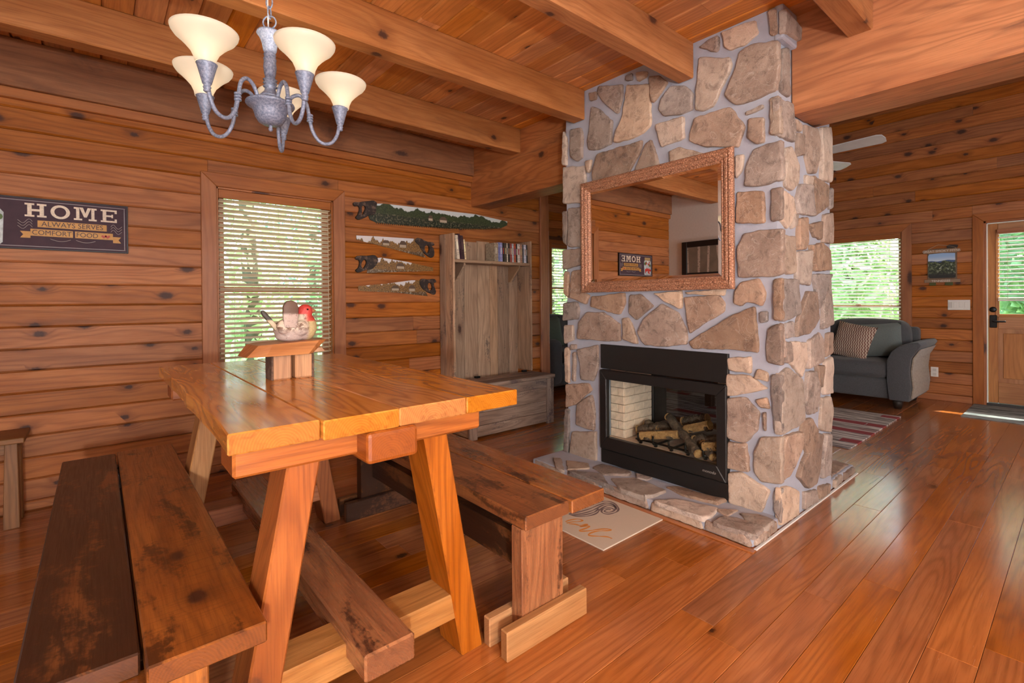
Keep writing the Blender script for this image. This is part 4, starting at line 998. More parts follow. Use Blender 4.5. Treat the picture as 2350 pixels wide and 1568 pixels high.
x_, y_, z_ = tc_[0], tc_[1], tc_[2]      # object origin is the body's box centre (about 0.63, 2.14, 1.118)
wing = t.mix(t.mr(n, 0.42, 0.56), (0.16, 0.085, 0.05), (0.62, 0.50, 0.38))
low = t.mix(t.mr(n2, 0.58, 0.72), (0.52, 0.41, 0.36), (0.15, 0.09, 0.06))
b0 = t.mix(t.mr(z_, -0.045, -0.015), low, wing)
b1 = t.mix(t.mr(x_, 0.030, 0.048), b0, t.mix(n, (0.62, 0.50, 0.26), (0.5, 0.36, 0.16)))
b2 = t.mix(t.math('MULTIPLY', t.mr(z_, 0.002, 0.012), t.mr(x_, 0.02, 0.045)), b1, (0.55, 0.06, 0.045))
b3 = t.mix(t.math('MULTIPLY', t.mr(z_, 0.0, 0.01), t.mr(x_, 0.028, 0.012)), b2, (0.66, 0.58, 0.44))
b4 = t.mix(t.mr(z_, 0.032, 0.040), b3, (0.56, 0.055, 0.045))
t.bs(Base_Color=b4, Roughness=0.5); t.bump(n, 0.5, 0.01)
bo = bmo('body', bm, t.m, bird, True)
rmod = bo.modifiers.new('remesh', 'REMESH'); rmod.mode = 'VOXEL'; rmod.voxel_size = 0.005; rmod.use_smooth_shade = True
smod = bo.modifiers.new('smooth', 'SMOOTH'); smod.iterations = 6
tailm = NT('bird_tail'); z_ = tailm.sep(tailm.coords())[2]; n = tailm.noise(tailm.coords(), 60, 4, 0.7)
tailm.bs(Base_Color=tailm.mix(tailm.mr(z_, -0.005, 0.008), tailm.mix(tailm.mr(n, .5, .7), (0.5, 0.38, 0.32), (0.14, 0.08, 0.06)), tailm.mix(n, (0.10, 0.05, 0.03), (0.16, 0.09, 0.06))), Roughness=0.6)
prism('tail', tailm.m, [(0.570, 1.10), (0.622, 1.10), (0.626, 1.15), (0.627, 1.185), (0.618, 1.204), (0.600, 1.212), (0.580, 1.208), (0.568, 1.19), (0.567, 1.16)], 'y', 2.085, 2.103, bird, 0.005, True, 2)
feat = NT('wing_feather'); z_ = feat.sep(feat.coords())[2]
feat.bs(Base_Color=feat.mix(feat.mr(z_, -0.004, 0.006), (0.62, 0.52, 0.36), (0.06, 0.05, 0.04)), Roughness=0.6)
prism('wing_tip', feat.m, [(0.55, 1.088), (0.565, 1.10), (0.512, 1.168), (0.503, 1.174), (0.497, 1.168), (0.500, 1.155)], 'y', 2.128, 2.146, bird, 0.003, True)
lathe('beak', plain('beak', (0.36, 0.16, 0.07), 0.5), [(0.010, 0), (0.008, 0.010), (0.001, 0.022)], (0, 0, 0), None, 12)
o = bpy.data.objects['beak']; o.data.transform(Matrix.Rotation(PI / 2, 4, 'Y')); o.parent = bird; o.location = Vector((0.700, 2.132, 1.168)) - WL['bird_figurine']
lathe('eye', plain('bird_eye', (0.005, 0.005, 0.005), 0.1), [(0.0, -.004), (0.003, -.003), (0.004, 0), (0.003, 0.003), (0.0, 0.004)], (0.669, 2.1085, 1.174), bird, 10)

# ------------------------------------------------------------------ chandelier
CC = (0.481, 1.901)
ch = empty('chandelier', (CC[0], CC[1], 1.82), 'five-arm chandelier of blue-grey iron with cream glass bell shades', 'chandelier')
t = NT('blue_grey_iron'); n = t.noise(t.coords(), 130, 3, 0.7); n2 = t.noise(t.coords(), 18, 3)
t.bs(Base_Color=t.mix(t.mr(n, 0.30, 0.75), (0.10, 0.125, 0.19), t.mix(n2, (0.22, 0.255, 0.35), (0.34, 0.36, 0.43))), Roughness=0.5, Metallic=0.15); iron_b = t.m
lathe('column', iron_b, [(0.0, 1.925), (0.045, 1.930), (0.032, 1.945), (0.020, 1.958), (0.017, 1.972), (0.024, 1.976), (0.017, 1.982), (0.024, 1.988), (0.017, 1.994), (0.024, 2.0), (0.016, 2.006), (0.019, 2.02), (0.022, 2.045), (0.020, 2.065), (0.022, 2.075), (0.018, 2.082), (0.021, 2.09), (0.018, 2.096), (0.022, 2.104), (0.026, 2.13), (0.034, 2.152), (0.043, 2.163), (0.041, 2.170), (0.02, 2.174), (0.006, 2.176), (0.006, 2.186), (0.0, 2.187)], (CC[0], CC[1], 0), ch, 28)
lathe('bowl', iron_b, [(0.0, 1.838), (0.024, 1.839), (0.040, 1.848), (0.050, 1.865), (0.055, 1.884), (0.062, 1.897), (0.078, 1.906), (0.081, 1.911), (0.079, 1.916), (0.070, 1.920), (0.046, 1.931), (0.0, 1.934)], (CC[0], CC[1], 0), ch, 32)
lathe('finial', iron_b, [(0.0, 1.816), (0.006, 1.819), (0.008, 1.825), (0.005, 1.830), (0.007, 1.833), (0.005, 1.838), (0.0, 1.841)], (CC[0], CC[1], 0), ch, 14)
def ringpts(c, r, nrm_axis, n=20, sx=1.0):
    out = []
    for k in range(n):
        a = 2 * PI * k / n
        if nrm_axis == 'a': out.append((c[0] + r * sx * math.cos(a) * 0.763, c[1] - r * sx * math.cos(a) * 0.646, c[2] + r * math.sin(a)))
        else: out.append((c[0] + r * sx * math.cos(a) * 0.646, c[1] + r * sx * math.cos(a) * 0.763, c[2] + r * math.sin(a)))
    return out
tube('hanging_ring', iron_b, ringpts((CC[0], CC[1], 2.207), 0.023, 'a', 24), 0.0028, ch, 8, True)
for k in range(13):
    zc = 2.242 + k * 0.0365
    if zc > 2.70: break
    tube('chain_link', iron_b, ringpts((CC[0], CC[1], zc), 0.022, 'ba'[k % 2], 16, 0.5), 0.0026, ch, 6, True)
tube('cable', plain('lamp_cable', (0.45, 0.42, 0.40), 0.5), [(CC[0] - .004, CC[1], 2.18), (CC[0] - .006, CC[1], 2.3), (CC[0] - .004, CC[1], 2.5), (CC[0] - .005, CC[1], 2.70)], 0.0028, ch, 6)
lathe('canopy', iron_b, [(0.0, 2.675), (0.012, 2.68), (0.02, 2.695), (0.06, 2.71), (0.063, 2.72), (0.0, 2.72)], (CC[0], CC[1], 0), ch, 28)
t = NT('cream_glass_shade'); zz = t.sep(t.coords())[2]
g = t.mr(zz, 0.03, -0.04)
t.bs(Base_Color=(0.66, 0.60, 0.50), Roughness=0.35)
tr = t.n('ShaderNodeBsdfTranslucent', Color=(0.62, 0.57, 0.48, 1)); ms = t.t.nodes.new('ShaderNodeMixShader'); ms.inputs[0].default_value = 0.5
t.t.links.new(t.b.outputs[0], ms.inputs[1]); t.t.links.new(tr.outputs[0], ms.inputs[2])
t.b.inputs['Emission Color'].default_value = (1.0, 0.88, 0.70, 1); t.b.inputs['Emission Strength'].default_value = 0.28
t.t.links.new(ms.outputs[0], t.t.nodes['Material Output'].inputs[0]); shade_m = t.m
t = NT('bulb_glow'); t.bs(Base_Color=(1, 0.9, 0.75)); t.b.inputs['Emission Color'].default_value = (1.0, 0.82, 0.58, 1); t.b.inputs['Emission Strength'].default_value = 6.0; bulb_m = t.m
for k in range(5):
    an = math.radians(208.66 + 72 * k); ca, sa = math.cos(an), math.sin(an)
    R = lambda r, z: (CC[0] + r * ca, CC[1] + r * sa, z)
    arm = tube('arm', iron_b, smoothpath([R(0.055, 1.925), R(0.072, 1.955), R(0.098, 1.966), R(0.120, 1.945), R(0.130, 1.90), R(0.140, 1.85), R(0.160, 1.815), R(0.185, 1.803), R(0.212, 1.813), R(0.230, 1.842), R(0.238, 1.875)], 6), 0.0066, ch, 10)
    for zc in (1.880, 1.890, 1.900): lathe('collar', iron_b, [(0.0065, -.004), (0.011, -.003), (0.0115, 0), (0.011, 0.003), (0.0065, 0.004)], R(0.133, zc), arm, 14)
    lathe('socket_cup', iron_b, [(0.006, 1.862), (0.011, 1.866), (0.009, 1.872), (0.012, 1.877), (0.009, 1.883), (0.013, 1.888), (0.020, 1.915), (0.028, 1.945), (0.030, 1.950), (0.027, 1.952), (0.0, 1.949)], R(0.242, 0), arm, 22)
    sh = lathe('shade', shade_m, [(0.028, 1.949), (0.031, 1.965), (0.040, 1.985), (0.056, 2.004), (0.070, 2.018), (0.084, 2.030), (0.092, 2.042), (0.094, 2.050), (0.0915, 2.051), (0.089, 2.042), (0.081, 2.032), (0.067, 2.020), (0.053, 2.006), (0.037, 1.987), (0.028, 1.967), (0.026, 1.951)], R(0.247, 0), ch, 36, False)
    bl = lathe('bulb', bulb_m, [(0.0, 1.953), (0.010, 1.956), (0.014, 1.97), (0.020, 1.985), (0.022, 1.998), (0.017, 2.012), (0.0, 2.018)], R(0.247, 0), sh, 16)
    lp = lamp('chandelier_bulb_light', 'POINT', R(0.247, 2.005), 8.5, (1.0, 0.88, 0.72), 0.022)

# ------------------------------------------------------------------ sign
sg = empty('wall_sign', (-0.22, YB, 1.52), 'dark plum metal sign reading HOME ALWAYS SERVES COMFORT FOOD', 'sign')
SX0, SX1, SZ0, SZ1 = -0.592, 0.155, 1.526, 1.826
boxes('rim', plain('sign_rim', (0.012, 0.010, 0.012), 0.5), [(SX0, SX1, YB - .022, YB - .001, SZ0, SZ0 + .007), (SX0, SX1, YB - .022, YB - .001, SZ1 - .007, SZ1), (SX0, SX0 + .007, YB - .022, YB - .001, SZ0 + .007, SZ1 - .007), (SX1 - .007, SX1, YB - .022, YB - .001, SZ0 + .007, SZ1 - .007)], sg)
t = NT('sign_plum'); n = t.noise(t.coords(), 14, 4, 0.6); t.bs(Base_Color=t.mix(n, (0.030, 0.014, 0.026), (0.075, 0.036, 0.048)), Roughness=0.75); 
box('panel', t.m, SX0 + .004, SX1 - .004, YB - .018, YB - .002, SZ0 + .004, SZ1 - .004, sg, 0)
yf = YB - .0185
lg = plain('sign_line_grey', (0.30, 0.26, 0.26), 0.5); cream = plain('sign_cream', (0.72, 0.60, 0.46), 0.5, nz=0.15, nscale=80); gold = plain('sign_gold', (0.52, 0.26, 0.055), 0.5, nz=0.1); dk = plain('sign_dark_text', (0.05, 0.018, 0.02), 0.5); swm = plain('sign_swirl', (0.45, 0.40, 0.36), 0.5); redm = plain('sign_red', (0.42, 0.05, 0.03), 0.5)
boxes('border_line', lg, [(SX0 + .014, SX1 - .014, yf - .001, yf, SZ0 + .016, SZ0 + .020), (SX0 + .014, SX1 - .014, yf - .001, yf, SZ1 - .020, SZ1 - .016), (SX1 - .020, SX1 - .016, yf - .001, yf, SZ0 + .016, SZ1 - .016), (SX0 + .016, SX0 + .020, yf - .001, yf, SZ0 + .016, SZ1 - .016)], sg)
def slab(nm, x0, z0, w, h, rects, polys=()):
    bm = bmesh.new()
    for q_, (a, b, c_, d) in enumerate(rects): addbox(bm, x0 + a * w, x0 + b * w, yf - .0022 - q_ * .00008, yf, z0 + c_ * h, z0 + d * h)
    for pl in polys:
        v0 = [bm.verts.new((x0 + a * w, yf - .0030, z0 + b * h)) for a, b in pl]; v1 = [bm.verts.new((x0 + a * w, yf, z0 + b * h)) for a, b in pl]
        bm.faces.new(v0); bm.faces.new(v1[::-1])
        for i in range(len(pl)): bm.faces.new((v0[i], v1[i], v1[(i + 1) % len(pl)], v0[(i + 1) % len(pl)]))
    bmo(nm, bm, cream, sg)
LH, LZ = 0.078, 1.716
slab('letter', -0.315, LZ, 0.092, LH, [(.12, .32, 0, 1), (.68, .88, 0, 1), (.32, .68, .42, .58), (0, .44, 0, .13), (.56, 1, 0, .13), (0, .44, .87, 1), (.56, 1, .87, 1)])
vs = []; fs = []
N_ = 28
for k in range(N_):
    a = 2 * PI * k / N_
    for rx, rz in ((0.043, 0.041), (0.026, 0.028)):
        for yy in (yf - .0022, yf): vs.append((-0.163 + rx * math.cos(a), yy, LZ + LH / 2 + rz * math.sin(a)))
for k in range(N_):
    j = (k + 1) % N_; a, b = k * 4, j * 4; fs += [(a, b, b + 2, a + 2), (a + 1, a + 3, b + 3, b + 1), (a, a + 1, b + 1, b), (a + 2, b + 2, b + 3, a + 3)]
mo('letter', vs, fs, cream, sg)
slab('letter', -0.103, LZ, 0.106, LH, [(.10, .24, 0, 1), (.76, .90, 0, 1), (0, .36, 0, .13), (.64, 1, 0, .13), (0, .24, .87, 1), (.76, 1, .87, 1)], [[(.24, 1), (.44, .25), (.56, .25), (.76, 1), (.60, 1), (.50, .55), (.40, 1)]])
slab('letter', 0.022, LZ, 0.078, LH, [(.12, .34, 0, 1), (0, 1, 0, .13), (0, 1, .87, 1), (.34, .72, .43, .57), (.86, 1, 0, .28), (.86, 1, .72, 1), (.66, .76, .36, .64)])
def ban(nm, x0, x1, z0, z1, dz=0.0, d=.0012): prism(nm, gold, [(x0, z0), (x1, z0 + dz), (x1, z1 + dz), (x0, z1)], 'y', yf - d, yf, sg)
ban('banner', -0.262, 0.050, 1.658, 1.697); ban('banner', -0.292, -0.108, 1.606, 1.646); ban('banner', -0.098, 0.080, 1.606, 1.646)
prism('banner_tail', gold, [(-0.335, 1.592), (-0.292, 1.592), (-0.292, 1.63), (-0.335, 1.63), (-0.322, 1.611)], 'y', yf - .001, yf, sg)
prism('banner_tail', gold, [(0.120, 1.588), (0.080, 1.588), (0.080, 1.626), (0.120, 1.626), (0.107, 1.607)], 'y', yf - .001, yf, sg)
text('lettering', 'ALWAYS SERVES', dk, (-0.106, yf - .0016, 1.677), 0.041, ROT_Y, sg, 0.0005, sx=0.93)
text('lettering', 'COMFORT', dk, (-0.200, yf - .0016, 1.625), 0.040, ROT_Y, sg, 0.0005, sx=0.90)
text('lettering', 'FOOD', dk, (-0.042, yf - .0016, 1.625), 0.040, ROT_Y, sg, 0.0005, sx=0.90)
for hx in (0.036, 0.054): prism('heart', redm, [(hx, 1.613), (hx + .013, 1.626), (hx + .010, 1.634), (hx + .003, 1.632), (hx, 1.628), (hx - .005, 1.634), (hx - .012, 1.630), (hx - .012, 1.624)], 'y', yf - .002, yf, sg)
def swirl(cx, cz, s, flip):
    pts = [(cx + flip * s * (0.02 + 0.055 * u_) , yf - .001, cz + 0.016 * math.sin(u_ * 7) * (1 - .5 * u_)) for u_ in [i / 14 for i in range(15)]]
    tube('flourish', swm, pts, 0.0011, sg, 5)
for cz in (1.688, 1.672, 1.655): swirl(-0.262, cz, 1.1, -1); swirl(0.050, cz, 1.0, 1)
for f_ in (-1, 1): tube('flourish', swm, [(-0.106 + f_ * (0.012 + 0.09 * i / 12), yf - .001, 1.592 - 0.012 * math.sin(i / 12 * PI)) for i in range(13)], 0.0012, sg, 5)
jar = prism('jar_picture', plain('jar_glass_print', (0.42, 0.46, 0.46), 0.4, nz=0.4, nscale=25), [(-0.555, 1.56), (-0.545, 1.55), (-0.415, 1.55), (-0.405, 1.56), (-0.400, 1.73), (-0.415, 1.75), (-0.545, 1.75), (-0.56, 1.73)], 'y', yf - .001, yf, sg)
box('jar_lid_picture', plain('jar_lid_print', (0.36, 0.24, 0.10), 0.5), -0.545, -0.415, yf - .0015, yf, 1.752, 1.79, jar, 0)
jr = random.Random(4)
berry = [plain('berry_red', (0.45, 0.03, 0.02), 0.5), plain('berry_leaf', (0.08, 0.14, 0.03), 0.5), plain('berry_pale', (0.72, 0.66, 0.58), 0.5)]
for i in range(26):
    a, z = jr.uniform(-0.54, -0.415), jr.uniform(1.565, 1.735); r = jr.uniform(.010, .02)
    prism('berry_picture', berry[0 if z < 1.64 else jr.choice((0, 1, 2))], [(a + r * math.cos(2 * PI * q / 9), z + r * math.sin(2 * PI * q / 9)) for q in range(9)], 'y', yf - .002 - i * .00003, yf, jar)

# ------------------------------------------------------------------ painted saws
def paint(name, sky, hill, tree, tree2, ground, hz, amp, freq):
    t = NT(name); c = t.sep(t.coords()); x, z = c[0], c[2]
    n1 = t.noise(t.xyz(t.math('MULTIPLY', x, freq), 0.0, 0.0), 1.0, 4, 0.6)
    n2 = t.noise(t.coords(), 55, 4, 0.7); n3 = t.noise(t.coords(), 150, 3, 0.7)
    tl = t.math('ADD', hz, t.math('MULTIPLY', t.math('SUBTRACT', n1, 0.42), amp))
    tl = t.math('ADD', tl, t.math('MULTIPLY', t.math('SUBTRACT', n2, 0.5), 0.03))
    s = t.mix(t.math('MULTIPLY', t.mr(n1, 0.4, 0.7), 0.6), sky, hill)
    tr = t.mix(t.mr(n3, 0.4, 0.62), tree, tree2)
    col = t.mix(t.mr(t.math('SUBTRACT', z, tl), -0.004, 0.004), tr, s)
    gl = t.math('ADD', hz - 0.045, t.math('MULTIPLY', t.math('SUBTRACT', n2, 0.5), 0.05))
    g = t.mix(t.mr(n2, 0.5, 0.62), tree, ground)
    col = t.mix(t.mr(t.math('SUBTRACT', gl, z), -0.004, 0.004), col, g)
    t.bs(Base_Color=col, Roughness=0.45); return t.m
green_p = paint('painted_green_scene', (0.58, 0.62, 0.62), (0.40, 0.50, 0.6), (0.012, 0.02, 0.010), (0.06, 0.085, 0.03), (0.15, 0.135, 0.085), 0.035, 0.26, 4.0)
aut1 = paint('painted_autumn_scene', (0.68, 0.66, 0.66), (0.5, 0.55, 0.66), (0.09, 0.05, 0.02), (0.34, 0.18, 0.05), (0.36, 0.33, 0.26), 0.010, 0.42, 6.5)
handle_m = NT('saw_handle'); n = handle_m.noise(handle_m.coords(), 35, 4, 0.7); handle_m.bs(Base_Color=handle_m.mix(handle_m.mr(n, .5, .68), (0.02, 0.012, 0.010), (0.14, 0.085, 0.06)), Roughness=0.65); handle_m = handle_m.m
steel = plain('saw_rivet', (0.35, 0.32, 0.3), 0.3, 0.8)
def ringprism(name, mat, outer, hole, y0, y1, parent):
    """handle outline with a grip hole: bridge outer loop and hole"""
    cu = bpy.data.curves.new('c', 'CURVE'); cu.dimensions = '2D'; cu.fill_mode = 'BOTH'; cu.extrude = (y1 - y0) / 2 - .003; cu.bevel_depth = 0.003; cu.bevel_resolution = 1
    ox, oz = outer[0]
    for loop in (outer, hole):
        sp = cu.splines.new('BEZIER'); sp.bezier_points.add(len(loop) - 1); sp.use_cyclic_u = True; sp.resolution_u = 4
        for b, (x, z) in zip(sp.bezier_points, loop): b.co = (x - ox, z - oz, 0); b.handle_left_type = b.handle_right_type = 'AUTO'
        for i, b in enumerate(sp.bezier_points):
            p, q = sp.bezier_points[i - 1].co, sp.bezier_points[(i + 1) % len(loop)].co
    o = bpy.data.objects.new('tmpc', cu); COL.objects.link(o); bpy.context.view_layer.update()
    me = bpy.data.meshes.new_from_object(o.evaluated_get(bpy.context.evaluated_depsgraph_get())); bpy.data.objects.remove(o); bpy.data.curves.remove(cu)
    me.transform(Matrix.Rotation(PI / 2, 4, 'X')); me.name = name; me.materials.clear(); me.materials.append(mat)
    return link(bpy.data.objects.new(name, me), (ox, (y0 + y1) / 2, oz), parent)
def saw(label, blade, hdl, hole, mat, teeth=None, cabins=()):
    xs = [p[0] for p in blade]; zs = [p[1] for p in blade]
    e = empty('painted_saw', ((min(xs) + max(xs)) / 2, YB, min(zs)), label, 'saw', 'hand-painted saws on the wall')
    prism('blade', mat, blade, 'y', YB - .0125, YB - .0095, e)
    if teeth:
        vs = []; fs = []
        for (x0, z0), (x1, z1), n in teeth:
            for i in range(n):
                a = x0 + (x1 - x0) * i / n; b = x0 + (x1 - x0) * (i + .7) / n; za = z0 + (z1 - z0) * i / n; k = len(vs)
                zt = za + .004; m = (a + b) / 2
                vs += [(a, YB - .0125, zt), (b, YB - .0125, zt), (m, YB - .0125, za - .013), (a, YB - .0095, zt), (b, YB - .0095, zt), (m, YB - .0095, za - .013)]
                fs += [(k, k + 1, k + 2), (k + 3, k + 5, k + 4), (k, k + 2, k + 5, k + 3), (k + 1, k + 4, k + 5, k + 2)]
        mo('teeth', vs, fs, mat, e)
    for (hx, hz, w, hh) in cabins:
        prism('painted_cabin', plain('cabin_paint', (0.10, 0.065, 0.045), 0.6), [(hx, hz), (hx + w, hz), (hx + w, hz + hh * .5), (hx + w * .72, hz + hh), (hx + w * .28, hz + hh), (hx, hz + hh * .5)], 'y', YB - .0131, YB - .0124, e)
        prism('painted_cabin', plain('cabin_wall_paint', (0.42, 0.34, 0.25), 0.6), [(hx + w * .08, hz), (hx + w * .92, hz), (hx + w * .92, hz + hh * .42), (hx + w * .08, hz + hh * .42)], 'y', YB - .0134, YB - .0124, e)
    h = ringprism('handle', handle_m, hdl, hole, YB - .026, YB - .002, e)
    cxh = sum(p[0] for p in hdl) / len(hdl); 
    return e
saw('long crosscut saw painted with a dark green valley and cabin', [(1.816, 2.05), (1.923, 2.063), (2.898, 2.076), (3.318, 2.045), (3.317, 2.005), (3.245, 1.973), (3.017, 1.942), (2.61, 1.91), (2.145, 1.895), (1.841, 1.891), (1.788, 1.911), (1.776, 1.942)],
    [(1.645, 2.033), (1.687, 2.042), (1.755, 2.058), (1.842, 2.062), (1.842, 2.028), (1.819, 1.955), (1.78, 1.951), (1.737, 1.922), (1.665, 1.91), (1.682, 1.94), (1.687, 2.014), (1.649, 2.014)], [(1.716, 2.018), (1.742, 2.021), (1.737, 1.971), (1.716, 1.94), (1.712, 1.976)], green_p,
    [((1.841, 1.891), (2.145, 1.895), 16), ((2.145, 1.895), (2.61, 1.91), 24), ((2.61, 1.91), (3.017, 1.942), 20), ((3.017, 1.942), (3.245, 1.973), 11)], [(2.36, 1.96, .05, .05), (2.48, 1.955, .09, .055)])
saw('upper small handsaw with its handle on the right, painted with autumn cabins', [(1.668, 1.765), (1.857, 1.772), (2.24, 1.779), (2.29, 1.676), (2.331, 1.613), (2.085, 1.656), (1.821, 1.703), (1.667, 1.728)],
    [(2.222, 1.77), (2.343, 1.757), (2.415, 1.739), (2.389, 1.724), (2.409, 1.693), (2.398, 1.621), (2.342, 1.636), (2.291, 1.677), (2.262, 1.72)], [(2.322, 1.724), (2.358, 1.726), (2.363, 1.682), (2.342, 1.653), (2.312, 1.687)], aut1, None, [(1.90, 1.70, .07, .045), (2.06, 1.69, .075, .06)])
saw('middle small handsaw with its handle on the left, painted with golden trees', [(1.776, 1.575), (1.891, 1.59), (2.142, 1.564), (2.408, 1.522), (2.407, 1.49), (2.141, 1.477), (1.758, 1.452)],
    [(1.657, 1.578), (1.751, 1.595), (1.846, 1.588), (1.81, 1.499), (1.741, 1.48), (1.66, 1.465), (1.682, 1.494), (1.686, 1.559), (1.661, 1.566)], [(1.72, 1.561), (1.746, 1.562), (1.737, 1.504), (1.715, 1.487)], aut1, None, [(2.03, 1.50, .085, .05)])
saw('lowest small handsaw with its handle on the right and a pale painted sky', [(1.68, 1.34), (1.934, 1.364), (2.179, 1.399), (2.30, 1.401), (2.31, 1.33), (2.348, 1.255), (2.044, 1.285), (1.68, 1.299)],
    [(2.268, 1.401), (2.339, 1.407), (2.432, 1.395), (2.406, 1.377), (2.421, 1.277), (2.369, 1.286), (2.328, 1.304), (2.288, 1.33)], [(2.349, 1.376), (2.38, 1.376), (2.385, 1.313), (2.354, 1.313)], aut1, None, [(1.98, 1.305, .08, .045), (2.15, 1.30, .07, .055)])
# ------------------------------------------------------------------ hall tree with storage bench
ht = empty('hall_tree', (2.95, 3.75, 0), 'tall barn-wood hall tree with shelf above a hinged storage bench', 'hall tree')
bz, bxw = barn('Z'), barn('X'); gx, gz = grey_barn('X'), grey_barn('Z')
box('side_panel', bz, 2.478, 2.500, 3.885, 3.985, 0.0, 1.832, ht, 0.003); box('side_panel', bz, 2.478, 2.500, 3.755, 3.884, 0.0, 1.829, ht, 0.003)
box('side_panel', bz, 3.432, 3.452, 3.755, 3.985, 0.48, 1.822, ht, 0.003)
xs = [2.501, 2.62, 2.74, 2.903, 3.057, 3.159, 3.312, 3.431]
hr = random.Random(8)
for a, b in zip(xs[:-1], xs[1:]): box('back_board', bz, a + .002, b - .002, 3.962, 3.984, 0.0, 1.80 + hr.uniform(-.012, .012), ht, 0.002)
box('shelf', bxw, 2.501, 3.431, 3.765, 3.961, 1.565, 1.595, ht, 0.004)
for xa in (2.62, 3.30): prism('bracket', bxw, [(3.79, 1.564), (3.961, 1.564), (3.961, 1.40), (3.935, 1.40), (3.79, 1.545)], 'x', xa, xa + .022, ht, 0.002)
lid = box('lid', gx, 2.41, 3.452, 3.425, 3.59, 0.444, 0.480, ht, 0.005); box('lid', gx, 2.502, 3.43, 3.592, 3.75, 0.446, 0.480, ht, 0.004)
for a, b, c_, d in ((2.425, 2.51, 0, 0.443), (3.355, 3.445, 0, 0.443)): box('bench_post', gz, a, b, 3.44, 3.47, c_, d, ht, 0.004)
box('bench_rail', gx, 2.511, 3.354, 3.446, 3.47, 0.355, 0.443, ht, 0.003); box('bench_rail', gx, 2.511, 3.354, 3.446, 3.47, 0.02, 0.115, ht, 0.003)
for a, b in ((0.116, 0.225), (0.227, 0.354)): box('front_board', gx, 2.511, 3.354, 3.456, 3.475, a, b, ht, 0.002)
for xa in (2.43, 3.425):
    for a, b in ((0.02, 0.15), (0.152, 0.29), (0.292, 0.443)): box('end_board', barn('Y'), xa, xa + .02, 3.471, 3.754, a, b, ht, 0.002)
for xa in (2.70, 3.29): box('hinge', iron, xa, xa + .05, 3.72, 3.752, 0.480, 0.50, ht, 0.002)

def book(x, w, y0, d, z0, h, lean, mats, label, cat, group, name):
    e = empty(name, (x + w / 2, y0 + d / 2, z0), label, cat, group); tl = math.tan(math.radians(lean)) * h
    def sk(nm, m, xa, xb_, ya, yb, za, zb, b=0.001):
        f = lambda z: (z - z0) / h * tl
        skewbox(nm, m, [(xa + f(za), ya, za), (xb_ + f(za), ya, za), (xb_ + f(za), yb, za), (xa + f(za), yb, za)], [(xa + f(zb), ya, zb), (xb_ + f(zb), ya, zb), (xb_ + f(zb), yb, zb), (xa + f(zb), yb, zb)], e, b)
    sk('cover', mats[0], x, x + w, y0, y0 + d, z0, z0 + h)
    if w > 0.009:
        sk('spine_label', mats[1], x + w * .3, x + w * .7, y0 - .0006, y0, z0 + h * .42, z0 + h * .74, 0)
    return e
def cover(i, col): return plain('cover_%d' % i, col, 0.35, nz=0.35, nscale=55)
bc = [((0.62, 0.52, 0.40), 'tall cream book leaning at the left end of the shelf'), ((0.045, 0.02, 0.03), 'tall dark plum book leaning at the left end of the shelf'), ((0.055, 0.03, 0.035), 'dark book with a brown spine leaning beside the plum one'), ((0.70, 0.55, 0.32), 'thin yellow paperback leaning on the dark books')]
xx = 2.555
for i, (col, lab) in enumerate(bc):
    w = (0.03, 0.02, 0.03, 0.016)[i]; h = (0.225, 0.24, 0.225, 0.19)[i]
    book(xx, w, 3.80, 0.14, 1.5952, h, -6 + i * .4, [cover(i, col), plain('spine_%d' % i, tuple(min(1, c_ * 1.8 + .03) for c_ in col), 0.4)], lab, 'book', 'books leaning on the hall tree shelf', 'book'); xx += w + .002
dv = [(0.30, 0.24, 0.17, 'wide album with a tan printed cover at the left of the disc cases'), (0.16, 0.20, 0.42, 'disc case with a blue spine next to the album'), (0.30, 0.30, 0.55, 'disc case with a lavender spine'), (0.015, 0.013, 0.013, 'disc case with a plain black spine'),
      (0.06, 0.045, 0.035, 'disc case with a black spine and cream lettering'), (0.55, 0.50, 0.42, 'thin disc case with an ivory spine'), (0.03, 0.022, 0.02, 'disc case with a dark brown spine'), (0.28, 0.06, 0.05, 'disc case with a maroon spine'), (0.42, 0.47, 0.50, 'disc case with a pale grey-blue spine'),
      (0.40, 0.075, 0.03, 'disc case with a rust-red spine'), (0.018, 0.022, 0.02, 'disc case with a black-green spine'), (0.66, 0.60, 0.55, 'disc case with a wide off-white spine'), (0.45, 0.24, 0.16, 'disc case with a copper-coloured spine'), (0.10, 0.10, 0.11, 'disc case with a charcoal spine'), (0.62, 0.62, 0.72, 'disc case with a white and blue lettered spine'), (0.02, 0.02, 0.025, 'last black disc case against the right side panel')]
xx = 2.985
ws = [0.05, 0.026, 0.030, 0.026, 0.028, 0.016, 0.028, 0.026, 0.024, 0.030, 0.018, 0.036, 0.030, 0.022, 0.034, 0.016]
for i, ((r_, g_, b_, lab), w) in enumerate(zip(dv, ws)):
    h = 0.190 if i else 0.185
    book(xx, w - .0015, 3.79, 0.14, 1.5952, h, -1.2 if i else 0, [cover(20 + i, (r_, g_, b_)), plain('dspine_%d' % i, [(0.5, 0.45, 0.35), (0.12, 0.10, 0.30), (0.6, 0.58, 0.5), (0.35, 0.05, 0.04), (0.5, 0.4, 0.2), (0.05, 0.05, 0.05), (0.45, 0.3, 0.2), (0.6, 0.55, 0.4)][i % 8], 0.4, nz=.5, nscale=160)], lab, 'disc case', 'disc cases on the hall tree shelf', 'disc_case'); xx += w

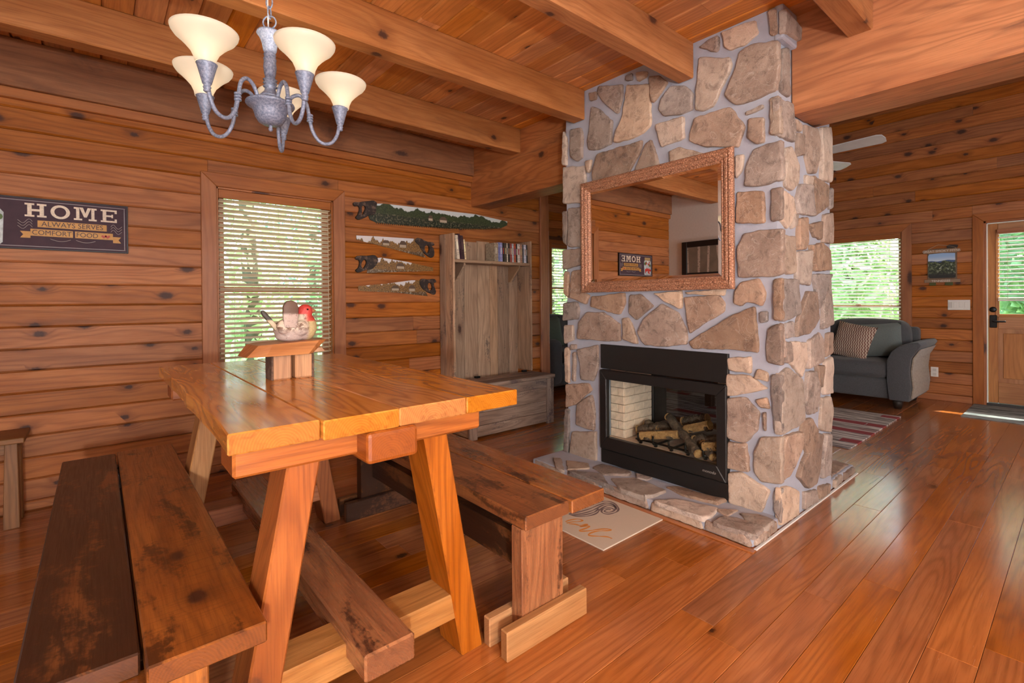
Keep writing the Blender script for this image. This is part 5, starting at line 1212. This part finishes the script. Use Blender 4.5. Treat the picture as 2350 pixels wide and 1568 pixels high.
# ------------------------------------------------------------------ mats and rugs
mt = empty('kitchen_mat', (2.1, 1.95, 0), 'cream canvas mat with orange script and a grey leaf swirl at the hearth', 'mat')
box('cloth', plain('mat_canvas', (0.60, 0.50, 0.385), 0.9, nz=0.07, nscale=500, bump=0.4), 1.838, 2.343, 1.51, 2.42, 0.0, 0.007, mt, 0.002)
org = plain('mat_orange', (0.62, 0.24, 0.045), 0.9); gry = plain('mat_grey', (0.17, 0.12, 0.115), 0.9)
def ribbon(nm, m, pts, w, z=0.0072):
    P = smoothpath([(a, b, z) for a, b in pts], 4); vs = []; fs = []
    for i, p in enumerate(P):
        d = (P[min(i + 1, len(P) - 1)] - P[max(i - 1, 0)]); d.z = 0; d.normalize(); nrm = Vector((-d.y, d.x, 0)) * w / 2
        ww = nrm * (0.6 + 0.6 * abs(math.sin(i * .35)))
        vs += [p + ww, p - ww, p + ww - Vector((0, 0, .0015)), p - ww - Vector((0, 0, .0015))]
    for i in range(len(P) - 1):
        k = i * 4; fs += [(k, k + 4, k + 5, k + 1), (k, k + 2, k + 6, k + 4), (k + 1, k + 5, k + 7, k + 3), (k + 2, k + 3, k + 7, k + 6)]
    mo(nm, vs, fs, m, mt)
o1 = [(1.918, 1.836), (1.95, 1.836), (1.991, 1.819), (2.002, 1.79), (1.984, 1.787), (1.946, 1.811), (1.912, 1.822)]
o2 = [(1.916, 1.809), (1.937, 1.782), (1.946, 1.757), (1.979, 1.745), (1.979, 1.737), (1.935, 1.747), (1.973, 1.724), (1.97, 1.713), (1.92, 1.717), (1.906, 1.721), (1.901, 1.708), (1.942, 1.681), (1.991, 1.659), (2.025, 1.633), (2.029, 1.617), (2.008, 1.623), (1.971, 1.651), (1.934, 1.662), (1.903, 1.659), (1.9, 1.645), (1.922, 1.618), (1.947, 1.592), (1.957, 1.575), (1.958, 1.554)]
g1 = [(2.004, 1.891), (2.069, 1.889), (2.147, 1.884), (2.22, 1.884), (2.278, 1.879), (2.309, 1.852), (2.308, 1.808), (2.277, 1.759), (2.243, 1.737), (2.212, 1.733), (2.172, 1.743), (2.156, 1.767), (2.167, 1.793), (2.197, 1.808), (2.229, 1.801), (2.246, 1.781), (2.238, 1.762)]
g2 = [(2.004, 1.891), (2.011, 1.85), (2.045, 1.815), (2.095, 1.796), (2.138, 1.798), (2.178, 1.814), (2.229, 1.822), (2.262, 1.815), (2.273, 1.789), (2.26, 1.763)]
g3 = [(2.011, 1.885), (2.081, 1.869), (2.15, 1.86), (2.223, 1.86), (2.276, 1.852), (2.295, 1.824), (2.28, 1.778), (2.25, 1.751)]
g4 = [(2.01, 1.875), (2.066, 1.847), (2.131, 1.835), (2.187, 1.838), (2.243, 1.842), (2.279, 1.828), (2.287, 1.804), (2.264, 1.77), (2.225, 1.752), (2.19, 1.757), (2.179, 1.773), (2.186, 1.787), (2.214, 1.788), (2.225, 1.773)]
g5 = [(2.01, 1.866), (2.056, 1.83), (2.113, 1.815), (2.151, 1.817), (2.185, 1.829)]

ribbon('script_lettering', org, o1, 0.010); ribbon('script_lettering', org, o2, 0.011)
for g_ in (g1, g2, g3, g4, g5): ribbon('leaf_swirl', gry, g_, 0.010)

t = NT('distressed_rug'); c = t.sep(t.coords())
n1 = t.noise(t.xyz(t.math('MULTIPLY', c[0], 26), t.math('MULTIPLY', c[1], 2.2), 0.0), 1.0, 4, 0.7); n2 = t.noise(t.xyz(t.math('MULTIPLY', c[0], 7), t.math('MULTIPLY', c[1], 1.6), 3.0), 1.0, 2, 0.5)
br = t.n('ShaderNodeTexBrick', {'offset': 0.37, 'offset_frequency': 2}, Vector=t.xyz(c[1], c[0], 0.0), Color1=(0, 0, 0, 1), Color2=(1, 1, 1, 1), Mortar=(0.4, 0.4, 0.4, 1), Scale=1.0)
br.inputs['Brick Width'].default_value = 0.52; br.inputs['Row Height'].default_value = 0.125; br.inputs['Mortar Size'].default_value = 0.004
bv_ = t.sep(br.outputs[0])[0]
col = t.mix(t.mr(n1, 0.38, 0.62), (0.10, 0.075, 0.075), (0.62, 0.56, 0.52))
col = t.mix(t.math('MULTIPLY', t.mr(bv_, 0.84, 0.86), t.mr(n1, 0.25, 0.45, 0.6, 1.0)), col, (0.26, 0.028, 0.035))
t.bs(Base_Color=col, Roughness=0.95); rug_m = t.m
rug = box('area_rug', rug_m, 4.555, 6.16, 1.238, 3.6, 0.0, 0.012, None, 0.003); tag(rug, 'grey and white distressed rug with red blocks in front of the sofa', 'rug')
t = NT('grey_mat'); c = t.sep(t.coords()); n1 = t.noise(t.xyz(t.math('MULTIPLY', c[0], 12), t.math('MULTIPLY', c[1], 2), 0.0), 1.0, 4, 0.7, 0.8)
t.bs(Base_Color=t.mix(t.mr(n1, .4, .6), (0.07, 0.085, 0.09), (0.30, 0.33, 0.33)), Roughness=0.9)
dm_ = box('door_mat', t.m, 6.64, 7.50, -0.28, 0.855, 0.0, 0.010, None, 0.003); tag(dm_, 'grey marbled mat on the floor inside the entrance door', 'mat')

# ------------------------------------------------------------------ sofas
def fabric(name, a, b, sc=220):
    t = NT(name); n = t.noise(t.coords(), sc, 3, 0.7); n2 = t.noise(t.coords(), 6, 3)
    t.bs(Base_Color=t.mix(t.mr(n, .3, .7), a, b), Roughness=0.95); t.b.inputs['Sheen Weight'].default_value = 0.15
    t.bump(t.math('ADD', t.math('MULTIPLY', n, .4), n2), 0.25, 0.01); return t.m
grey_f = fabric('charcoal_fabric', (0.045, 0.048, 0.052), (0.09, 0.092, 0.098)); tan_f = fabric('taupe_suede', (0.24, 0.20, 0.16), (0.34, 0.29, 0.235), 40)
def sofa(loc, label, x0, x1, y0, y1, tanside):
    """sofa facing -x, back against x1; y0..y1 its length including arms"""
    e = empty('sofa', loc, label, 'sofa')
    ay = 0.24
    roundbox('base', grey_f, x0 + .03, x1, y0 + .12, y1 - .12, 0.10, 0.32, 0.03, e)
    ym = (y0 + y1) / 2
    for a, b in ((y0 + ay, ym - .004), (ym + .004, y1 - ay)): roundbox('seat_cushion', grey_f, x0, x1 - .22, a, b, 0.325, 0.50, 0.05, e, 4, 0.012)
    for a, b in ((y0 + ay - .06, ym - .004), (ym + .004, y1 - ay + .06)): roundbox('back_cushion', grey_f, x1 - .36, x1 - .06, a, b, 0.48, 0.93, 0.09, e, 5, 0.03)
    roundbox('back_frame', grey_f, x1 - .16, x1, y0 + .1, y1 - .1, 0.10, 0.86, 0.04, e)
    for s, yy in ((-1, y0), (1, y1)):
        # flared arm: profile in (y,z) swept along x, pillow top
        pr = [(0.22, 0.10), (0.045, 0.10), (0.03, 0.25), (0.045, 0.42), (0.03, 0.56), (-0.03, 0.66), (-0.055, 0.705), (-0.03, 0.735), (0.05, 0.725), (0.13, 0.69), (0.20, 0.62), (0.24, 0.52), (0.24, 0.3)]
        pr = [(yy + (a if s < 0 else -a), z) for a, z in pr]
        prism('arm', grey_f, pr, 'x', x0 - .02, x1 - .04, e, 0.012, True, 2)
        side = [(0.040, 0.13), (0.024, 0.25), (0.040, 0.42), (0.024, 0.555), (-0.033, 0.655), (-0.045, 0.66), (0.012, 0.555), (0.026, 0.42), (0.012, 0.25), (0.026, 0.13)]
        side = [(yy + (a if s < 0 else -a), z) for a, z in side]
        prism('side_panel', tan_f, side, 'x', x0 + .03, x1 - .06, e, 0, False)
    for a in (x0 + .08, x1 - .12):
        for b in (y0 + .16, y1 - .16): lathe('foot', plain('sofa_foot', (0.02, 0.012, 0.008), 0.5), [(0.03, 0.0), (0.045, 0.05), (0.05, 0.10)], (a, b, 0), e, 14)
    return e
sofa((7.0, 2.2, 0), 'charcoal loveseat with taupe arm side beside the entrance door', 6.55, 7.44, 1.20, 3.1, True)
def pillow(name, c, w, h, th, mat, label, yaw, tilt):
    n = 12; vs = []; fs = []
    for s in (-1, 1):
        for i in range(n + 1):
            for j in range(n + 1):
                a, b = 2 * i / n - 1, 2 * j / n - 1
                f = max(0, (1 - a ** 4)) ** .6 * max(0, (1 - b ** 4)) ** .6
                pin = 1 - 0.06 * (1 - abs(a)) * 0 ; vs.append(Vector((s * th / 2 * f, a * w / 2 * (1 - .05 * (1 - b * b)), b * h / 2 * (1 - .05 * (1 - a * a)))))
    m = (n + 1) ** 2
    for s in range(2):
        for i in range(n):
            for j in range(n): k = s * m + i * (n + 1) + j; fs.append((k, k + 1, k + n + 2, k + n + 1))
    R_ = Matrix.Rotation(yaw, 3, 'Z') @ Matrix.Rotation(tilt, 3, 'Y') @ Matrix.Rotation(0.16 if 'stripe' in mat.name else -0.1, 3, 'X')
    o = mo(name, [R_ @ v + Vector(c) for v in vs], fs, mat, None, True, c); tag(o, label, 'pillow', 'throw pillows on the loveseat'); return o
t = NT('pillow_stripe'); c = t.sep(t.coords()); s_ = t.math('SINE', t.math('ADD', t.math('MULTIPLY', c[1], 260), t.math('MULTIPLY', t.math('SINE', t.math('MULTIPLY', c[2], 160)), 1.2)))
t.bs(Base_Color=t.mix(t.mr(s_, -.3, .3), (0.20, 0.10, 0.075), (0.52, 0.42, 0.33)), Roughness=0.95); t.bump(s_, .3, .01)
pillow('throw_pillow', (6.85, 1.84, 0.70), 0.44, 0.42, 0.15, t.m, 'beige and brown wave-striped pillow on the loveseat', -0.25, 0.32)
pillow('throw_pillow', (6.99, 1.60, 0.715), 0.42, 0.40, 0.15, fabric('pillow_teal_grey', (0.10, 0.125, 0.12), (0.16, 0.185, 0.175)), 'plain grey-green pillow behind the striped one', 0.1, 0.3)
# second sofa, glimpsed between hall tree and fireplace
so2 = empty('sofa', (5.2, 4.95, 0), 'dark sofa half hidden behind the left edge of the fireplace', 'sofa')
roundbox('base', grey_f, 4.48, 6.5, 4.50, 5.40, 0.08, 0.36, 0.04, so2); roundbox('seat_cushion', grey_f, 4.72, 6.26, 4.48, 5.2, 0.365, 0.52, 0.05, so2, 4, .01)
roundbox('back_cushion', grey_f, 4.66, 5.5, 5.08, 5.38, 0.5, 0.98, 0.1, so2, 5, .03); roundbox('back_cushion', grey_f, 5.51, 6.3, 5.08, 5.38, 0.5, 0.98, 0.1, so2, 5, .03)
roundbox('arm', grey_f, 4.42, 4.70, 4.47, 5.38, 0.08, 0.70, 0.11, so2, 5); roundbox('arm', grey_f, 6.28, 6.56, 4.47, 5.38, 0.08, 0.70, 0.11, so2, 5)
pillow('throw_pillow', (4.86, 4.95, 0.76), 0.42, 0.42, 0.16, fabric('pillow_sage', (0.07, 0.10, 0.075), (0.12, 0.155, 0.12)), 'dark sage pillow on the half-hidden sofa', 1.2, 0.2)
# coffee table seen through the firebox
ct = empty('coffee_table', (5.5, 2.2, 0.012), 'dark coffee table whose legs show through the firebox glass', 'table')
cdk = wood('dark_walnut', (0.10, 0.05, 0.03), (0.07, 0.034, 0.02), (0.03, 0.014, 0.008), 'Y', 0.4, 0.05)
box('top', cdk, 5.15, 5.85, 1.75, 2.85, 0.40, 0.45, ct, 0.006)
for a in (5.18, 5.74):
    for b in (1.80, 2.72): box('leg', cdk, a, a + .08, b, b + .08, 0.012, 0.40, ct, 0.004)

# ------------------------------------------------------------------ wall hanging, switch, outlet
wh = empty('wall_plaque', (XR, 1.13, 1.35), 'slatted wooden plaque with a mountain scene lettered GREAT SMOKY MTNS', 'plaque')
plq = wood('plaque_wood', (0.34, 0.22, 0.14), (0.24, 0.15, 0.09), (0.1, 0.06, 0.035), 'Y', 0.7, 0.1)
for i in range(5):
    a = 0.994 + i * 0.0525; 
    t = None
    box('slat', plain('plaque_slat', (0.16, 0.10, 0.06), 0.7), XR - .012, XR - .002, a + .001, a + .0515, 1.40, 1.775, wh, 0.001)
t = NT('plaque_scene'); c = t.sep(t.coords()); n2 = t.noise(t.coords(), 40, 4, 0.7); n1 = t.noise(t.xyz(0.0, t.math('MULTIPLY', c[1], 14), 0.0), 1.0, 3, .6)
tl = t.math('ADD', 0.045, t.math('MULTIPLY', t.math('SUBTRACT', n1, .5), 0.10)); hl = t.math('ADD', 0.055, t.math('MULTIPLY', t.math('SUBTRACT', t.noise(t.xyz(3.0, t.math('MULTIPLY', c[1], 7), 0.0), 1.0, 1), .5), 0.05))
sky_c = t.mix(t.mr(c[2], 0.04, 0.12), (0.62, 0.70, 0.80), (0.30, 0.48, 0.75))
colr = t.mix(t.mr(t.math('SUBTRACT', c[2], hl), -.002, .002), (0.05, 0.09, 0.22), sky_c)
colr = t.mix(t.mr(t.math('SUBTRACT', c[2], tl), -.002, .002), t.mix(t.mr(n2, .42, .62), (0.012, 0.02, 0.01), (0.12, 0.15, 0.06)), colr)
colr = t.mix(t.math('MULTIPLY', t.mr(c[2], 0.03, 0.0), t.mr(n2, .56, .66)), colr, (0.45, 0.48, 0.42)); colr = t.mix(t.mr(c[2], -0.05, -0.12), colr, (0.012, 0.012, 0.01))
t.bs(Base_Color=colr, Roughness=0.6)
prism('painted_scene', t.m, [(1.005, 1.44), (1.02, 1.43), (1.235, 1.432), (1.248, 1.45), (1.25, 1.69), (1.24, 1.715), (1.12, 1.722), (1.01, 1.715)], 'x', XR - .0135, XR - .0125, wh)
box('top_bar', plq, XR - .018, XR - .0136, 0.972, 1.292, 1.725, 1.765, wh, 0.002); box('bottom_bar', plq, XR - .018, XR - .0136, 0.965, 1.285, 1.38, 1.415, wh, 0.002)
wt = plain('plaque_white', (0.62, 0.58, 0.52), 0.7)
text('lettering', 'GREAT SMOKY MTNS', wt, (XR - .0188, 1.132, 1.745), 0.036, ROT_X, wh, 0.0006, sx=0.98)
text('lettering', 'TENNESSEE', wt, (XR - .0188, 1.135, 1.397), 0.034, ROT_X, wh, 0.0006, sx=0.98)
tube('hanging_string', plain('jute', (0.42, 0.32, 0.22), 0.9), smoothpath([(XR - .012, 1.26, 1.765), (XR - .012, 1.17, 1.815), (XR - .012, 1.14, 1.818), (XR - .012, 1.03, 1.79), (XR - .012, 1.00, 1.765)], 4), 0.0025, wh, 6)
prism('bear_cutout', plain('plaque_bear', (0.035, 0.022, 0.016), 0.7), [(0.99, 1.775), (1.08, 1.775), (1.085, 1.80), (1.06, 1.815), (1.02, 1.812), (0.985, 1.805)], 'x', XR - .014, XR - .004, wh, 0.002)
for a, b in ((1.03, 1.10), (1.18, 1.24)): box('moss_tag', plain('moss', (0.08, 0.085, 0.03), 0.9), XR - .012, XR - .004, a, b, 1.345, 1.385, wh, 0.002)
sw = empty('switch_plate', (XR, 0.98, 1.06), 'white four-gang light switch plate between the plaque and the door', 'switch')
ivory = plain('ivory_plastic', (0.74, 0.72, 0.67), 0.35); ivd = plain('ivory_dark', (0.55, 0.53, 0.49), 0.4)
box('plate', ivory, XR - .007, XR - .001, 0.885, 1.077, 1.06, 1.175, sw, 0.002)
for i in range(4):
    a = 0.895 + i * 0.046
    box('rocker', ivory if i != 3 else ivd, XR - .011, XR - .0071, a + .006, a + .038, 1.085, 1.150, sw, 0.0015)
ol = empty('wall_outlet', (XR, 1.195, 0.27), 'white duplex outlet low on the wall beside the loveseat', 'outlet')
box('plate', ivory, XR - .007, XR - .001, 1.162, 1.232, 0.272, 0.386, ol, 0.002)
for z in (0.30, 0.352): box('receptacle', ivd, XR - .009, XR - .0071, 1.18, 1.214, z - .016, z + .016, ol, 0.003)

# ------------------------------------------------------------------ ceiling fan in the living room
FC = (4.95, 1.86, 2.50)
fan = empty('ceiling_fan', FC, 'ceiling fan with pale blades in the living room, partly behind the chimney', 'fan')
fm = plain('fan_metal', (0.25, 0.24, 0.23), 0.4, 0.6); bl_m = plain('fan_blade', (0.62, 0.64, 0.66), 0.5, nz=.06, nscale=12)
lathe('down_rod', fm, [(0.014, 0.1), (0.014, 1.70)], FC, fan, 12); lathe('motor', fm, [(0.0, -.06), (0.06, -.055), (0.10, -.03), (0.11, 0.0), (0.11, 0.06), (0.08, 0.10), (0.0, 0.11)], FC, fan, 28)
for k in range(5):
    an = -PI / 2 - math.radians(4) + k * 2 * PI / 5; ca, sa = math.cos(an), math.sin(an); sl = math.tan(math.radians(11))
    def Q(r, w, dz=0): return (FC[0] + r * ca - w * sa, FC[1] + r * sa + w * ca, FC[2] - w * sl * 1.3 + dz)
    ol_ = [(0.19, -.055), (0.74, -.072), (0.775, -.055), (0.785, 0), (0.775, 0.055), (0.74, 0.072), (0.19, 0.055)]
    vs = [Q(r, w) for r, w in ol_] + [Q(r, w, 0.007) for r, w in ol_]; n = len(ol_)
    b_ = mo('blade', vs, [tuple(range(n))[::-1], tuple(range(n, 2 * n))] + [(i, (i + 1) % n, n + (i + 1) % n, n + i) for i in range(n)], bl_m, fan)
    vs = [Q(r, w, dz) for dz in (-.004, 0) for r, w in ((0.09, -.015), (0.24, -.02), (0.24, .02), (0.09, .015))]
    mo('blade_iron', vs, [(3, 2, 1, 0), (4, 5, 6, 7), (0, 1, 5, 4), (1, 2, 6, 5), (2, 3, 7, 6), (3, 0, 4, 7)], fm, b_)

# ------------------------------------------------------------------ outdoors
t = NT('lawn_grass'); n = t.noise(t.coords(), 1.2, 4, .6); n2 = t.noise(t.coords(), 30, 3, .7)
t.bs(Base_Color=t.mix(t.mr(n, .35, .65), (0.10, 0.20, 0.045), t.mix(n2, (0.16, 0.30, 0.07), (0.30, 0.42, 0.12))), Roughness=0.9)
lawn = mo('lawn', [(-30, -30, -0.7), (60, -30, -0.7), (60, 50, -0.7), (-30, 50, -0.7)], [(0, 1, 2, 3)], t.m); tag(lawn, 'bright lawn and forest floor outside the windows', 'lawn', kind='stuff')
def leafmat(name, a, b):
    t = NT(name); n = t.noise(t.coords(), 0.9, 3, .6); n2 = t.noise(t.coords(), 9, 2)
    t.bs(Base_Color=t.mix(t.mr(n2, .35, .65), a, b), Roughness=0.6)
    tr = t.n('ShaderNodeBsdfTranslucent'); t.t.links.new(t.mix(n, b, tuple(min(1, x * 1.5) for x in b)), tr.inputs[0])
    ms = t.t.nodes.new('ShaderNodeMixShader'); ms.inputs[0].default_value = 0.45
    t.t.links.new(t.b.outputs[0], ms.inputs[1]); t.t.links.new(tr.outputs[0], ms.inputs[2]); t.t.links.new(ms.outputs[0], t.t.nodes['Material Output'].inputs[0]); return t.m
leaf1 = leafmat('leaf_green', (0.17, 0.30, 0.13), (0.38, 0.54, 0.28)); leaf2 = leafmat('leaf_yellow_green', (0.34, 0.46, 0.20), (0.58, 0.68, 0.38)); leaf3 = leafmat('leaf_deep', (0.10, 0.19, 0.12), (0.22, 0.36, 0.24))
tbark = plain('tree_bark', (0.16, 0.125, 0.10), 0.9, nz=.3, nscale=12)
lr = random.Random(31)
def tree(x, y, h, r, n, mat, label, group, low=0.35, size=0.16, trunk=0.13):
    e = empty('tree', (x, y, -0.7), label, 'tree', group)
    tube('trunk', tbark, [(x, y, -0.7), (x + lr.uniform(-.2, .2), y + lr.uniform(-.2, .2), h * .5), (x + lr.uniform(-.3, .3), y, h)], [trunk, trunk * .75, trunk * .3], e, 8)
    vs = []; fs = []
    for i in range(n):
        a = lr.uniform(0, 2 * PI); q = lr.random() ** .5 * r; z = lr.uniform(low * h, h) ; q *= math.sin(PI * min(1, max(.12, (z - low * h) / (h - low * h) * .85 + .12)))
        c = Vector((x + q * math.cos(a), y + q * math.sin(a), z + lr.gauss(0, .15))); s = size * lr.uniform(.6, 1.3)
        u = Vector((lr.gauss(0, 1), lr.gauss(0, 1), lr.gauss(0, 1))).normalized(); w = u.orthogonal().normalized()
        k = len(vs); vs += [c - u * s, c + w * s * .45, c + u * s, c - w * s * .45]; fs.append((k, k + 1, k + 2, k + 3))
    fo = mo('foliage', vs, fs, mat, e); fo['kind'] = 'stuff'
G1, G2, G3 = 'trees behind the dining window', 'trees behind the living-room window and door', 'trees behind the sliver of window'
for x, y, h, r, m, lo, lab in ((1.9, 8.4, 7, 1.05, leaf2, .04, 'nearest yellow-green tree behind the dining window'), (4.1, 10.8, 8, 1.15, leaf1, .05, 'mid-green tree at the right behind the dining window'), (1.2, 12.3, 9, 1.2, leaf1, .05, 'mid-green tree in the middle distance behind the dining window'),
                          (4.7, 14.4, 11, 1.6, leaf3, .08, 'tall dark tree far behind the dining window'), (-0.6, 11.0, 9, 1.2, leaf3, .05, 'dark tree left of the dining window view')):
    tree(x, y, h, r, 1350, m, lab, G1, lo)
for x, y, h, r, m, lo, lab in ((13.5, 3.5, 3.0, 1.05, leaf2, .0, 'bright yellow-green shrub nearest the loveseat window'), (17.0, 4.6, 7, 1.35, leaf1, .05, 'mid-green tree behind the shrub in the loveseat window'), (17.4, 1.2, 8, 1.25, leaf3, .1, 'dark tree seen through the upper door glass'),
                          (21.6, 6.9, 11, 1.9, leaf3, .1, 'tall dark tree at the left of the loveseat window'), (22.0, 2.6, 11, 1.7, leaf1, .1, 'tall mid-green tree between window and door views'), (13.8, 0.6, 4.2, 0.8, leaf1, .1, 'slim young tree outside the entrance door')):
    tree(x, y, h, r, 2200, m, lab, G2, lo)
for x, y, h, r, m, lo, lab in ((8.6, 8.7, 5, 0.9, leaf2, .04, 'nearest yellow-green tree in the narrow window left of the fireplace'), (11.2, 10.8, 8, 1.2, leaf1, .06, 'farther tree in the narrow window left of the fireplace')):
    tree(x, y, h, r, 1500, m, lab, G3, lo)
